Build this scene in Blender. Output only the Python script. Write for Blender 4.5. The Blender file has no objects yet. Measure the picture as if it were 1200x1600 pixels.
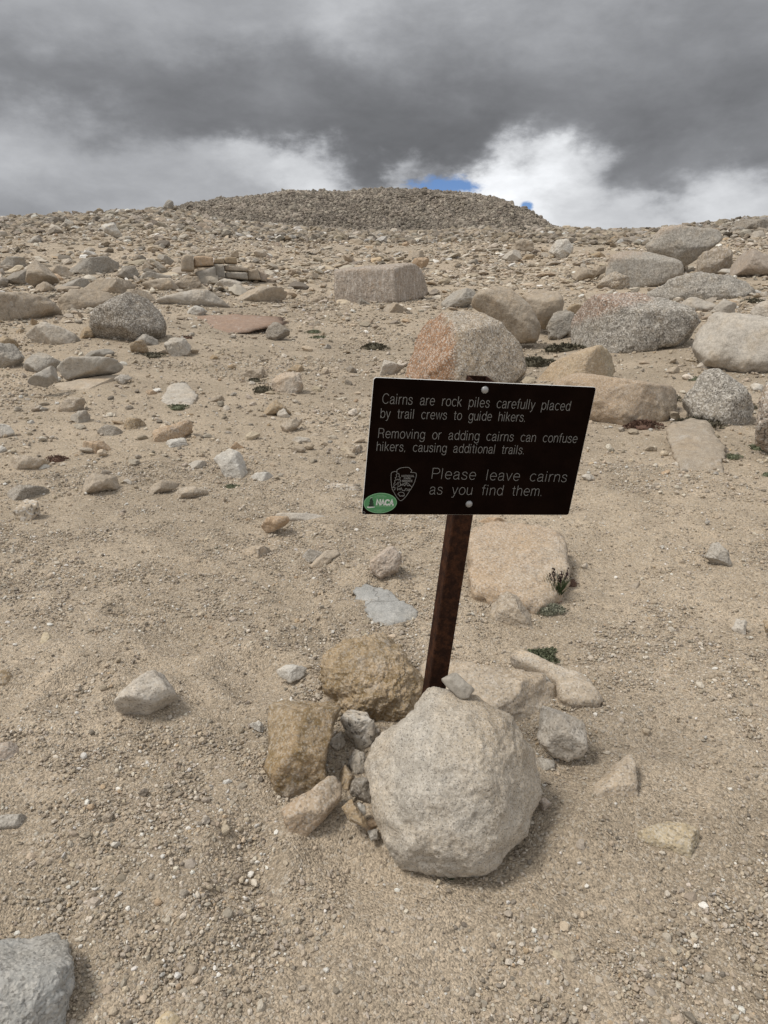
import bpy, math, random
import numpy as np
from mathutils import Vector
S = bpy.context.scene
COL = S.collection
rad = math.radians

# ------------------------------------------------------------------ camera
CAM_H = 1.55
PITCH = -16.0
FPX = 1120.0                                  # focal length in pixels of the 1200 x 1600 photograph
cam_d = bpy.data.cameras.new('camera')
cam = bpy.data.objects.new('camera', cam_d)
COL.objects.link(cam)
cam.location = (0, 0, CAM_H)
cam.rotation_euler = (rad(90 + PITCH), 0, 0)
cam_d.sensor_fit = 'VERTICAL'
cam_d.sensor_height = 36.0
cam_d.lens = FPX / 1600 * 36.0
cam_d.clip_start = 0.05
cam_d.clip_end = 5000
S.camera = cam

# ------------------------------------------------------------------ light
S.view_settings.view_transform = 'Standard'
S.view_settings.look = 'None'
S.view_settings.exposure = 0.38
S.view_settings.gamma = 1.0
SUN_EL, SUN_AZ = 58.0, -105.0                 # azimuth from +Y towards +X
sd = bpy.data.lights.new('sun', 'SUN')
sd.energy = 2.1
sd.angle = rad(15)
sd.color = (1.0, 0.95, 0.87)
sun = bpy.data.objects.new('sun', sd)
COL.objects.link(sun)
_e, _a = rad(SUN_EL), rad(SUN_AZ)
_dir = Vector((math.cos(_e) * math.sin(_a), math.cos(_e) * math.cos(_a), math.sin(_e)))
sun.rotation_euler = _dir.to_track_quat('Z', 'Y').to_euler()
sun.location = _dir * 50


# ------------------------------------------------------------------ node helper
class NT:
    def __init__(self, tree):
        self.t = tree
        self.n = tree.nodes
        self.l = tree.links

    def put(self, sock, v):
        if v is None:
            return
        if isinstance(v, bpy.types.NodeSocket):
            self.l.new(v, sock)
        elif isinstance(v, bpy.types.Node):
            self.l.new(v.outputs[0], sock)
        elif isinstance(v, (tuple, list)):
            if sock.type == 'RGBA' and len(v) == 3:
                v = (*v, 1.0)
            sock.default_value = v
        else:
            sock.default_value = v

    def new(self, typ, ins=None, **props):
        nd = self.n.new(typ)
        for k, v in props.items():
            setattr(nd, k, v)
        for k, v in (ins or {}).items():
            self.put(nd.inputs[k], v)
        return nd

    def m(self, op, a, b=None, c=None, clamp=False):
        nd = self.n.new('ShaderNodeMath')
        nd.operation = op
        nd.use_clamp = clamp
        for i, v in enumerate((a, b, c)):
            self.put(nd.inputs[i], v)
        return nd.outputs[0]

    def vm(self, op, a, b=None):
        nd = self.n.new('ShaderNodeVectorMath')
        nd.operation = op
        self.put(nd.inputs[0], a)
        self.put(nd.inputs[1], b)
        return nd.outputs['Value'] if op in ('DOT_PRODUCT', 'LENGTH') else nd.outputs[0]

    def noise(self, vec, scale, detail=4, rough=0.5, dist=0.0, out=0):
        nd = self.new('ShaderNodeTexNoise', {'Vector': vec, 'Scale': scale, 'Detail': detail, 'Roughness': rough, 'Distortion': dist})
        return nd.outputs[out]

    def vor(self, vec, scale, out='Distance', feature='F1', rnd=1.0):
        nd = self.new('ShaderNodeTexVoronoi', {'Vector': vec, 'Scale': scale, 'Randomness': rnd}, feature=feature)
        return nd.outputs[out]

    def ss(self, v, a, b, lo=0.0, hi=1.0):
        nd = self.new('ShaderNodeMapRange', {0: v, 1: a, 2: b, 3: lo, 4: hi}, interpolation_type='SMOOTHSTEP')
        return nd.outputs[0]

    def lin(self, v, a, b, lo=0.0, hi=1.0):
        nd = self.new('ShaderNodeMapRange', {0: v, 1: a, 2: b, 3: lo, 4: hi})
        return nd.outputs[0]

    def mix(self, f, a, b, mode='MIX'):
        nd = self.n.new('ShaderNodeMix')
        nd.data_type = 'RGBA'
        nd.blend_type = mode
        self.put(nd.inputs[0], f)
        self.put(nd.inputs[6], a)
        self.put(nd.inputs[7], b)
        return nd.outputs[2]

    def scale(self, colr, f):
        nd = self.n.new('ShaderNodeVectorMath')
        nd.operation = 'SCALE'
        self.put(nd.inputs[0], colr)
        self.put(nd.inputs[3], f)
        return nd.outputs[0]

    def xyz(self, x, y, z):
        return self.new('ShaderNodeCombineXYZ', {0: x, 1: y, 2: z}).outputs[0]


# ------------------------------------------------------------------ pixel -> direction (for measuring only)
_th = rad(PITCH)
FWD = np.array([0, math.cos(_th), math.sin(_th)])
UP = np.array([0, -math.sin(_th), math.cos(_th)])
RT = np.array([1.0, 0, 0])
EYE = np.array([0, 0, CAM_H])


def ray(px, py):
    px = np.asarray(px, float)
    py = np.asarray(py, float)
    d = ((px - 600) / FPX)[..., None] * RT + ((800 - py) / FPX)[..., None] * UP + FWD
    return d                                  # depth along FWD is 1


def proj(P):
    v = P - EYE
    z = v @ FWD
    return 600 + FPX * (v @ RT) / z, 800 - FPX * (v @ UP) / z


# ------------------------------------------------------------------ sky
def build_world():
    w = bpy.data.worlds.new('World')
    S.world = w
    w.use_nodes = True
    t = NT(w.node_tree)
    t.n.clear()
    out = t.n.new('ShaderNodeOutputWorld')
    bg = t.n.new('ShaderNodeBackground')
    t.l.new(bg.outputs[0], out.inputs[0])
    sky = t.n.new('ShaderNodeTexSky')
    sky.sky_type = 'NISHITA'
    sky.sun_disc = False
    sky.sun_elevation = rad(SUN_EL)
    sky.sun_rotation = rad(SUN_AZ)
    sky.altitude = 3800
    sky.ozone_density = 2.5
    d = t.n.new('ShaderNodeTexCoord').outputs['Generated']
    sep = t.new('ShaderNodeSeparateXYZ', {0: d})
    az = t.m('MULTIPLY', t.m('ARCTAN2', sep.outputs[0], sep.outputs[1]), 57.2958)
    el = t.m('MULTIPLY', t.m('ARCSINE', sep.outputs[2]), 57.2958)
    # ragged domain: clouds are pushed about by noise
    p0 = t.xyz(az, t.m('MULTIPLY', el, 1.7), 0.0)
    w1 = t.noise(p0, 0.055, 6, 0.55, 0.0, 1)
    w2 = t.noise(p0, 0.21, 8, 0.62, 0.0, 1)
    off = t.vm('ADD', t.vm('MULTIPLY', t.vm('SUBTRACT', w1, (.5, .5, .5)), (13, 8, 0)),
               t.vm('MULTIPLY', t.vm('SUBTRACT', w2, (.5, .5, .5)), (6.5, 4.6, 0)))
    p = t.vm('ADD', t.xyz(az, el, 0.0), off)

    def ae(x, y):
        v = ray(x, y)
        v = v / np.linalg.norm(v)
        return math.degrees(math.atan2(v[0], v[1])), math.degrees(math.asin(v[2]))
    # broad masses of the cloud deck: pixel of the photograph, spread in degrees, brightness
    ctl = CLOUDS
    num = den = None
    for (x, y, sx, sy, L) in ctl:
        a, e = ae(x, y)
        q = t.vm('MULTIPLY', t.vm('SUBTRACT', p, (a, e, 0)), (1 / sx, 1 / sy, 0))
        g = t.m('EXPONENT', t.m('MULTIPLY', t.vm('DOT_PRODUCT', q, q), -1.7))
        den = g if den is None else t.m('ADD', den, g)
        num = t.m('MULTIPLY', g, L) if num is None else t.m('MULTIPLY_ADD', g, L, num)
    # the deck overhead and behind, thinner and brighter
    over = t.ss(el, 19.0, 46.0, 0.0, 1.0)
    behind = t.ss(t.m('ABSOLUTE', az), 40.0, 90.0, 0.0, 1.0)
    bright = t.m('MAXIMUM', over, behind)
    L0 = t.lin(bright, 0, 1, 0.235, SKY_TOP)
    wt = t.lin(bright, 0, 1, 0.006, 3.0)
    L = t.m('DIVIDE', t.m('MULTIPLY_ADD', L0, wt, num), t.m('ADD', den, wt))
    fine = t.noise(t.xyz(az, t.m('MULTIPLY', el, 2.0), 3.0), 0.10, 8, 0.58, 0.35)
    L = t.m('MULTIPLY', L, t.lin(fine, 0.25, 0.75, 0.80, 1.20))
    wisp = t.noise(t.xyz(az, t.m('MULTIPLY', el, 2.2), 5.0), 0.42, 6, 0.6, 0.2)
    L = t.m('MULTIPLY', L, t.lin(wisp, 0.25, 0.75, 0.93, 1.07))
    # grey bellies slightly warm, bright rims neutral
    c = t.mix(t.ss(L, 0.12, 0.6), (0.945, 0.97, 1.03), (0.97, 0.99, 1.02))
    cloud = t.scale(c, L)
    # gaps of blue
    gap = None
    n3 = t.noise(t.xyz(az, t.m('MULTIPLY', el, 1.9), 7.0), 0.75, 7, 0.62)
    for (x, y, sx, sy) in BLUE:
        a, e = ae(x, y)
        q = t.vm('MULTIPLY', t.vm('SUBTRACT', t.xyz(az, el, 0.0), (a, e, 0)), (1 / sx, 1 / sy, 0))
        g = t.m('EXPONENT', t.m('MULTIPLY', t.vm('DOT_PRODUCT', q, q), -1.0))
        gap = g if gap is None else t.m('MAXIMUM', gap, g)
    gm = t.ss(t.m('ADD', gap, t.m('MULTIPLY', t.m('SUBTRACT', n3, 0.5), 1.2)), 0.40, 0.86)
    blue = t.scale(t.mix(1.0, sky.outputs[0], (0.80, 0.86, 0.98), 'MULTIPLY'), 0.084)
    colr = t.mix(gm, cloud, blue)
    t.l.new(colr, bg.inputs[0])
    bg.inputs[1].default_value = 1.0
    w.cycles.sampling_method = 'MANUAL'
    w.cycles.sample_map_resolution = 512


SKY_TOP = 0.54
CLOUDS = [(40, 10, 8, 3.4, .34), (300, 0, 8, 3, .30), (610, -5, 7, 3, .42), (900, 0, 8, 3.4, .29), (1150, 15, 8, 4, .25), (180, 60, 7, 2.6, .25), (700, 60, 8, 2.8, .24), (1000, 70, 8, 3, .20),
          (120, 135, 8, 2.8, .175), (300, 150, 8, 2.8, .14), (480, 130, 8, 3, .185), (640, 195, 8, 3.6, .13), (820, 130, 8, 3.6, .17), (1050, 145, 8, 3.6, .15),
          (60, 225, 6, 2.2, .35), (220, 212, 4, 1.6, .15), (180, 280, 8, 2.6, .33), (20, 320, 5, 2.4, .25), (360, 205, 4, 1.6, .13),
          (395, 258, 2.4, 1.3, .48), (480, 272, 2.4, 1.2, .56), (300, 268, 4, 2, .36), (560, 250, 3.2, 1.9, .14), (660, 246, 4, 1.6, .135), (750, 215, 4, 2, .12),
          (860, 270, 3.4, 2.3, .74), (790, 302, 2.8, 1.8, .82), (900, 330, 4, 1.6, .56), (845, 236, 2.2, 1.1, .66), (930, 285, 2.4, 1.4, .50),
          (1060, 265, 5, 2.3, .18), (1170, 240, 5, 2.6, .21), (1020, 215, 4, 2, .145), (1120, 320, 6, 1.4, .54), (1000, 335, 4, 1.3, .46), (560, 288, 4, 0.8, .60)]
BLUE = [(693, 291, 3.3, 0.95), (824, 322, 0.62, 0.5)]
build_world()


# ------------------------------------------------------------------ noise in numpy
def _hash(ix, iy, iz, seed):
    n = (ix.astype(np.int64) * 374761393 + iy.astype(np.int64) * 668265263 + iz.astype(np.int64) * 1274126177 + seed * 974634541) & 0xFFFFFFFF
    n = ((n ^ (n >> 13)) * 1274126177) & 0xFFFFFFFF
    n = ((n ^ (n >> 15)) * 2246822519) & 0xFFFFFFFF
    n = n ^ (n >> 16)
    return (n & 0xFFFFFF) / float(0xFFFFFF) * 2 - 1


def vnoise(P, seed=0):
    i = np.floor(P)
    f = P - i
    i = i.astype(np.int64)
    u = f * f * f * (f * (f * 6 - 15) + 10)
    r = 0
    for dx in (0, 1):
        wx = u[:, 0] if dx else 1 - u[:, 0]
        for dy in (0, 1):
            wy = u[:, 1] if dy else 1 - u[:, 1]
            for dz in (0, 1):
                wz = u[:, 2] if dz else 1 - u[:, 2]
                r = r + wx * wy * wz * _hash(i[:, 0] + dx, i[:, 1] + dy, i[:, 2] + dz, seed)
    return r


_RM = np.array([[0.36, 0.48, -0.8], [-0.8, 0.6, 0.0], [0.48, 0.64, 0.6]])


def fbm(P, octv=4, gain=0.5, seed=0, ridged=False):
    r = np.zeros(len(P))
    a = 1.0
    Q = P
    for o in range(octv):
        n = vnoise(Q, seed + o * 17)
        if ridged:
            n = 1 - 2 * np.abs(n)
        r += a * n
        a *= gain
        Q = (Q @ _RM.T) * 2.03 + 11.3
    return r


def n2(x, y, s, seed, octv=1, gain=0.5):
    x = np.asarray(x, float)
    shp = x.shape
    P = np.stack([x.ravel() * s, np.asarray(y, float).ravel() * s, np.full(x.size, 0.37)], 1)
    return (vnoise(P, seed) if octv == 1 else fbm(P, octv, gain, seed)).reshape(shp)


def sst(x, a, b):
    t = np.clip((x - a) / (b - a), 0, 1)
    return t * t * (3 - 2 * t)


# ------------------------------------------------------------------ the lie of the land
def _dirs(pts):
    a, T = [], []
    for x, y in pts:
        v = ray(x, y)
        a.append(math.atan2(v[0], v[1]))
        T.append(v[2] / math.hypot(v[0], v[1]))
    return np.array(a), np.array(T)


# crest of the near slope and outline of the far hill, measured along the skyline
CREST = [(-260, 352), (-60, 349), (0, 347), (60, 341), (130, 338), (200, 334), (270, 333), (330, 344), (420, 356), (520, 361), (640, 363), (760, 362), (850, 362), (900, 363), (960, 365), (1010, 364), (1060, 358), (1120, 353), (1160, 348), (1200, 344), (1300, 338), (1460, 332)]
HILL = [(150, 372), (220, 346), (270, 327), (300, 319), (350, 313), (410, 307), (450, 300), (500, 301), (550, 302), (565, 298), (600, 296), (650, 298), (700, 301), (750, 306), (775, 310), (795, 318), (805, 325), (828, 330), (845, 343), (862, 353), (890, 364), (920, 380), (980, 400)]
_ca, _cT = _dirs(CREST)
_ha, _hT = _dirs(HILL)
_rr = np.concatenate([np.linspace(0, 20, 201), np.linspace(20.5, 600, 1160)])
NEAR_S = 0.095


def _slopeparts():
    far = sst(_rr, 2.5, 14)
    drop = sst(_rr, 48, 105)
    sa = NEAR_S * (1 - far) * (1 - drop) - 0.035 * drop
    sb = far * (1 - drop)
    dr = np.diff(_rr, prepend=0)
    return np.cumsum(sa * dr), np.cumsum(sb * dr)


_A, _B = _slopeparts()


def _solve(T):
    lo, hi = 0.0, 0.6
    for _ in range(40):
        m = (lo + hi) / 2
        q = np.max((_A[40:] + m * _B[40:] - CAM_H) / _rr[40:])
        if q > T:
            hi = m
        else:
            lo = m
    return (lo + hi) / 2


_azt = np.linspace(-0.75, 0.75, 121)
_s1 = np.array([_solve(T) for T in np.interp(_azt, _ca, _cT)])
_s1 = np.convolve(np.pad(_s1, 2, mode='edge'), np.ones(5) / 5, 'valid')


def base_h(x, y):
    r = np.hypot(x, y)
    az = np.arctan2(x, y)
    az = np.where(np.abs(az) > 0.75, np.sign(az) * 0.75, az)
    front = sst(np.cos(np.arctan2(x, y)), -0.3, 0.7)
    s1 = np.interp(az, _azt, _s1)
    h = np.interp(r, _rr, _A) + s1 * np.interp(r, _rr, _B)
    return h * front - (1 - front) * 0.09 * r


_dg = np.random.default_rng(77)
DENTS = [(-1.35 + 1.3 * _dg.random(), 1.35 + 2.4 * _dg.random(), _dg.uniform(.07, .13), _dg.uniform(.016, .034), _dg.uniform(0, 3.14)) for _ in range(24)]
DENTS += [(.75 + 1.2 * _dg.random(), 1.5 + 3.2 * _dg.random(), _dg.uniform(.07, .12), _dg.uniform(.009, .020), _dg.uniform(0, 3.14)) for _ in range(14)]


def dents(x, y):
    """old footprints in the sand: a hollow with a pushed up rim"""
    h = np.zeros(np.shape(x))
    if np.size(x) and (np.min(y) > 6 or np.max(y) < 0.5):
        return h
    for cx, cy, R, dp, an in DENTS:
        ca, sa = math.cos(an), math.sin(an)
        u = ((x - cx) * ca + (y - cy) * sa) / (R * 1.5)
        v = (-(x - cx) * sa + (y - cy) * ca) / R
        q = u * u + v * v
        h = h + dp * (0.55 * np.exp(-(np.sqrt(q + 1e-9) - 1.25) ** 2 * 7) - np.exp(-q * 1.3))
    return h


def ground_h(x, y):
    x = np.asarray(x, float)
    y = np.asarray(y, float)
    r = np.hypot(x, y)
    h = base_h(x, y)
    near = 1 - sst(r, 5, 14)
    h = h + near * (0.024 * n2(x, y, 1.5, 3) + 0.018 * n2(x, y, 3.6, 5) + 0.009 * n2(x + .25 * n2(x, y, .8, 8), y, 8.0, 7))
    h = h + dents(x, y)
    mid = sst(r, 4, 12)
    h = h + mid * (1 - sst(r, 60, 90) * 0.5) * (0.05 * n2(x, y, 0.6, 11) + 0.11 * n2(x, y, 0.21, 13) + 0.02 * n2(x, y, 2.1, 15))
    h = h + sst(r, 18, 40) * 0.26 * n2(x, y, 0.11, 19, 3)
    return h


def hit(px, py, rmax=75.0):
    """point where the line of sight through a photograph pixel meets the ground"""
    px = np.atleast_1d(np.asarray(px, float))
    py = np.atleast_1d(np.asarray(py, float))
    d = ray(px, py)
    hs = np.hypot(d[:, 0], d[:, 1])
    R = np.geomspace(0.6, rmax, 130)
    res = np.zeros((len(px), 3))
    for i in range(len(px)):
        tt = R / hs[i]
        P = EYE + tt[:, None] * d[i]
        under = P[:, 2] < ground_h(P[:, 0], P[:, 1])
        k = int(np.argmax(under)) if under.any() else len(R) - 1
        if under.any() and k > 0:
            a, b = tt[k - 1], tt[k]
            for _ in range(2):
                sg = np.linspace(a, b, 41)
                Q = EYE + sg[:, None] * d[i]
                u = Q[:, 2] < ground_h(Q[:, 0], Q[:, 1])
                u[-1] = True
                j = max(int(np.argmax(u)), 1)
                a, b = sg[j - 1], sg[j]
            res[i] = EYE + b * d[i]
        else:
            res[i] = P[k]
    return res


# ------------------------------------------------------------------ mesh helpers
def fast_mesh(name, V, F, smooth=False):
    """V (n,3), F (m,3 or 4)"""
    me = bpy.data.meshes.new(name)
    V = np.ascontiguousarray(V, np.float32)
    F = np.ascontiguousarray(F, np.int32)
    k = F.shape[1]
    me.vertices.add(len(V))
    me.vertices.foreach_set('co', V.ravel())
    me.loops.add(F.size)
    me.loops.foreach_set('vertex_index', F.ravel())
    me.polygons.add(len(F))
    me.polygons.foreach_set('loop_start', np.arange(0, F.size, k, dtype=np.int32))
    try:
        me.polygons.foreach_set('loop_total', np.full(len(F), k, np.int32))
    except Exception:
        pass
    me.polygons.foreach_set('use_smooth', np.full(len(F), smooth, bool))
    me.update(calc_edges=True)
    return me


def link(name, me, mat=None, parent=None, loc=None):
    o = bpy.data.objects.new(name, me)
    COL.objects.link(o)
    if mat is not None:
        me.materials.append(mat)
    if parent is not None:
        o.parent = parent
    if loc is not None:
        o.location = loc
    return o


def tag(o, label=None, cat=None, group=None, kind=None):
    if label:
        o['label'] = label
    if cat:
        o['category'] = cat
    if group:
        o['group'] = group
    if kind:
        o['kind'] = kind
    return o


def _ico():
    p = (1 + 5 ** .5) / 2
    v = np.array([[-1, p, 0], [1, p, 0], [-1, -p, 0], [1, -p, 0], [0, -1, p], [0, 1, p], [0, -1, -p], [0, 1, -p], [p, 0, -1], [p, 0, 1], [-p, 0, -1], [-p, 0, 1]], float)
    f = np.array([[0, 11, 5], [0, 5, 1], [0, 1, 7], [0, 7, 10], [0, 10, 11], [1, 5, 9], [5, 11, 4], [11, 10, 2], [10, 7, 6], [7, 1, 8], [3, 9, 4], [3, 4, 2], [3, 2, 6], [3, 6, 8], [3, 8, 9], [4, 9, 5], [2, 4, 11], [6, 2, 10], [8, 6, 7], [9, 8, 1]])
    return v / np.linalg.norm(v[0]), f


_icos = {}


def ico(n):
    if n in _icos:
        return _icos[n]
    if n == 0:
        _icos[0] = _ico()
        return _icos[0]
    v, f = ico(n - 1)
    e = np.sort(np.concatenate([f[:, [0, 1]], f[:, [1, 2]], f[:, [2, 0]]]), axis=1)
    u, inv = np.unique(e, axis=0, return_inverse=True)
    inv = inv.ravel()
    mid = v[u[:, 0]] + v[u[:, 1]]
    mid /= np.linalg.norm(mid, axis=1)[:, None]
    m = len(f)
    a, b, c = inv[:m] + len(v), inv[m:2 * m] + len(v), inv[2 * m:] + len(v)
    F = np.concatenate([np.stack([f[:, 0], a, c], 1), np.stack([f[:, 1], b, a], 1), np.stack([f[:, 2], c, b], 1), np.stack([a, b, c], 1)])
    _icos[n] = (np.concatenate([v, mid]), F)
    return _icos[n]


# ------------------------------------------------------------------ materials
def mat(name):
    m = bpy.data.materials.new(name)
    m.use_nodes = True
    t = NT(m.node_tree)
    b = t.n['Principled BSDF']
    b.inputs['Specular IOR Level'].default_value = 0.25
    b.inputs['Roughness'].default_value = 0.9
    return m, t, b


def granite(name, speck=0.5, grain=150.0, stain=None, bump=0.6, lichen=0.0, vein=None, crack=0.0):
    """rock whose overall colour is the object colour; stain = (direction, offset, width, colour, amount)"""
    m, t, b = mat(name)
    info = t.n.new('ShaderNodeObjectInfo')
    oc = t.n.new('ShaderNodeTexCoord').outputs['Object']
    off = t.scale(t.xyz(1.0, 0.6, 0.3), t.m('MULTIPLY', info.outputs['Random'], 60.0))
    p = t.vm('ADD', oc, off)
    c = info.outputs['Color']
    big = t.noise(p, 4.0, 5, 0.6)
    c = t.mix(t.ss(big, 0.45, 0.68, 0.0, 0.45), c, t.mix(1.0, c, (1.08, 0.96, 0.80), 'MULTIPLY'))
    med = t.noise(p, 17.0, 6, 0.62, 0.3)
    c = t.scale(c, t.lin(med, 0.3, 0.7, 0.80, 1.20))
    pale = t.noise(t.vm('ADD', p, (9, 2, 4)), 7.0, 6, 0.65, 0.5)
    c = t.mix(t.ss(pale, 0.56, 0.70, 0.0, 0.35), c, (0.50, 0.475, 0.44))
    if stain:
        (dx, dy, dz), so, sw, sc, sa = stain
        q = t.m('ADD', t.vm('DOT_PRODUCT', oc, (dx, dy, dz)), t.m('MULTIPLY', t.m('SUBTRACT', t.noise(p, 5.0, 6, 0.65), 0.5), sw * 2.2))
        c = t.mix(t.ss(q, so - sw * .5, so + sw * .5, 0.0, sa), c, sc)
    if lichen:
        ln = t.noise(t.vm('ADD', p, (3, 7, 1)), 26.0, 7, 0.72, 0.6)
        c = t.mix(t.ss(ln, 0.44, 0.62, 0.0, lichen), c, (0.19, 0.128, 0.055))
    if vein:
        wv = t.new('ShaderNodeTexNoise', {'Vector': t.vm('MULTIPLY', p, vein), 'Scale': 4.0, 'Detail': 5.0, 'Roughness': 0.6}).outputs[0]
        c = t.mix(t.ss(wv, 0.50, 0.66, 0.0, 0.6), c, (0.56, 0.50, 0.44))
    # crystals: dark mica, pale feldspar
    g1 = t.vor(p, grain, 'Color')
    g1v = t.new('ShaderNodeSeparateColor', {0: g1})
    g2 = t.noise(p, grain * .55, 3, 0.7)
    dark = t.m('MULTIPLY', t.ss(g1v.outputs[0], 0.70, 0.80), t.ss(g2, 0.36, 0.56))
    lite = t.ss(g1v.outputs[1], 0.66, 0.80)
    c = t.mix(t.m('MULTIPLY', dark, speck), c, (0.10, 0.088, 0.076))
    c = t.mix(t.m('MULTIPLY', lite, speck * .6), c, (0.62, 0.585, 0.53))
    g3 = t.noise(p, grain * .22, 4, 0.75)
    c = t.scale(c, t.lin(g3, 0.3, 0.7, 1 - .32 * speck, 1 + .26 * speck))
    ckm = 0.0
    if crack:
        # hairline fractures
        wp = t.vm('ADD', p, t.vm('MULTIPLY', t.vm('SUBTRACT', t.noise(p, 3.0, 4, 0.6, 0, 1), (.5, .5, .5)), (.35, .35, .35)))
        ck = t.vor(wp, 1.7, 'Distance', 'DISTANCE_TO_EDGE')
        ckm = t.m('MULTIPLY', t.ss(ck, 0.011, 0.002), t.ss(t.noise(p, 1.3, 3, 0.5), 0.46, 0.58))
        c = t.mix(t.m('MULTIPLY', ckm, crack), c, (0.09, 0.075, 0.06))
    t.put(b.inputs['Base Color'], c)
    hgt = t.m('ADD', t.m('MULTIPLY', t.noise(p, grain * .30, 5, 0.7), 0.010), t.m('MULTIPLY', t.noise(p, 22.0, 5, 0.6), 0.03))
    if crack:
        hgt = t.m('MULTIPLY_ADD', ckm, -0.014, hgt)
    bp = t.new('ShaderNodeBump', {'Strength': bump, 'Distance': 0.5, 'Height': hgt})
    t.put(b.inputs['Normal'], bp.outputs[0])
    return m


def attr_mat(name, grain=120.0, bump=0.3, var=0.25):
    """loose stones: each stone carries its own colour"""
    m, t, b = mat(name)
    a = t.new('ShaderNodeAttribute', attribute_name='stone')
    oc = t.n.new('ShaderNodeTexCoord').outputs['Object']
    n = t.noise(oc, grain, 4, 0.7)
    c = t.scale(a.outputs['Color'], t.lin(n, 0.3, 0.7, 1 - var, 1 + var))
    t.put(b.inputs['Base Color'], c)
    bp = t.new('ShaderNodeBump', {'Strength': bump, 'Distance': 0.3 / grain, 'Height': n})
    t.put(b.inputs['Normal'], bp.outputs[0])
    return m


def sand_mat():
    m, t, b = mat('decomposed granite sand')
    geo = t.n.new('ShaderNodeTexCoord').outputs['Object']
    p = t.vm('MULTIPLY', geo, (1, 1, 0.0))
    base = t.mix(t.ss(t.noise(p, 1.1, 5, 0.6), 0.36, 0.66), SAND_A, SAND_B)
    base = t.mix(t.ss(t.noise(t.vm('ADD', p, (5, 1, 0)), 0.16, 4, 0.55), 0.42, 0.62, 0.0, 0.5), base, SAND_C)
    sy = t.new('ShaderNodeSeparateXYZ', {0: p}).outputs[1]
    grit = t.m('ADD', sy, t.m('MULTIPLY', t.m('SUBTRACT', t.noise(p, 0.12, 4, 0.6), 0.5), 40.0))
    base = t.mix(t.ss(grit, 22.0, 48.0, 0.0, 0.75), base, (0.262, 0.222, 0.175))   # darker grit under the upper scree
    base = t.scale(base, t.lin(t.noise(p, 7.0, 5, 0.65), 0.3, 0.7, 0.88, 1.12))
    g = t.new('ShaderNodeSeparateColor', {0: t.vor(p, 230.0, 'Color')})
    g2 = t.new('ShaderNodeSeparateColor', {0: t.vor(p, 140.0, 'Color')})
    c = t.scale(base, t.lin(g.outputs[0], 0, 1, 0.70, 1.30))
    c = t.mix(t.ss(g2.outputs[1], 0.80, 0.92, 0.0, 0.55), c, (0.50, 0.45, 0.38))
    c = t.mix(t.ss(g2.outputs[0], 0.86, 0.95, 0.0, 0.5), c, (0.13, 0.105, 0.08))
    c = t.scale(c, t.lin(t.noise(p, 40.0, 4, 0.7), 0.3, 0.7, 0.84, 1.16))
    t.put(b.inputs['Base Color'], c)
    h = t.m('ADD', t.m('MULTIPLY', t.vor(p, 230.0), -0.0045), t.m('MULTIPLY', t.vor(p, 140.0), -0.006))
    h = t.m('ADD', h, t.m('MULTIPLY', t.noise(p, 30.0, 6, 0.7), 0.012))
    h = t.m('ADD', h, t.m('MULTIPLY', t.noise(p, 5.0, 4, 0.6), 0.03))
    bp = t.new('ShaderNodeBump', {'Strength': 0.8, 'Distance': 1.0, 'Height': h})
    t.put(b.inputs['Normal'], bp.outputs[0])
    return m


SAND_A = (0.322, 0.262, 0.192)
SAND_B = (0.430, 0.352, 0.262)
SAND_C = (0.470, 0.380, 0.276)
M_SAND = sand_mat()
M_STYLE = {
    'sp': granite('coarse speckled granite', 0.95, 95.0, bump=0.8),
    'gr': granite('granite', 0.5, 190.0, crack=0.35),
    'fi': granite('fine weathered granite', 0.35, 240.0, bump=0.6, crack=0.3),
    'main': granite('grey crystalline granite', 0.6, 330.0, ((0.62, 0.1, 0.75), 0.20, 0.10, (0.36, 0.27, 0.17), 0.6), bump=0.9),
    'moss': granite('granite under brown lichen crust', 0.4, 200.0, lichen=0.75, bump=1.0),
    'oranleft': granite('speckled granite with iron stained face', 0.8, 80.0, ((-1, -0.25, 0.1), 0.20, 0.09, (0.30, 0.178, 0.105), 1.0), bump=0.7),
    'redtop': granite('speckled granite with red stained top', 1.0, 80.0, ((-0.35, 0.1, 1), 0.20, 0.16, (0.31, 0.19, 0.13), 0.6), bump=0.8),
    'rusttop': granite('granite with rusty streak', 0.75, 90.0, ((-0.3, 0.0, 1), 0.42, 0.2, (0.38, 0.27, 0.185), 0.5), bump=0.7),
    'oran': granite('iron stained granite', 0.5, 170.0, ((-0.6, 0, 0.5), -0.10, 0.5, (0.40, 0.275, 0.17), 0.5)),
    'vein': granite('banded pinkish granite', 0.55, 90.0, vein=(6.0, 6.0, 0.8), bump=0.8, crack=0.3),
    'quartz': granite('grey quartz', 0.15, 300.0, vein=(9, 2, 2), bump=0.6),
}
PAL = {'tan': (.385, .320, .245), 'grey': (.335, .305, .262), 'pale': (.450, .405, .345), 'white': (.52, .49, .44), 'orange': (.405, .295, .195), 'brown': (.345, .262, .168),
       'warm': (.435, .392, .332), 'dark': (.262, .230, .190), 'yellow': (.42, .352, .245), 'pink': (.385, .318, .258), 'blue': (.345, .340, .322), 'red': (.325, .222, .163)}


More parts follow.
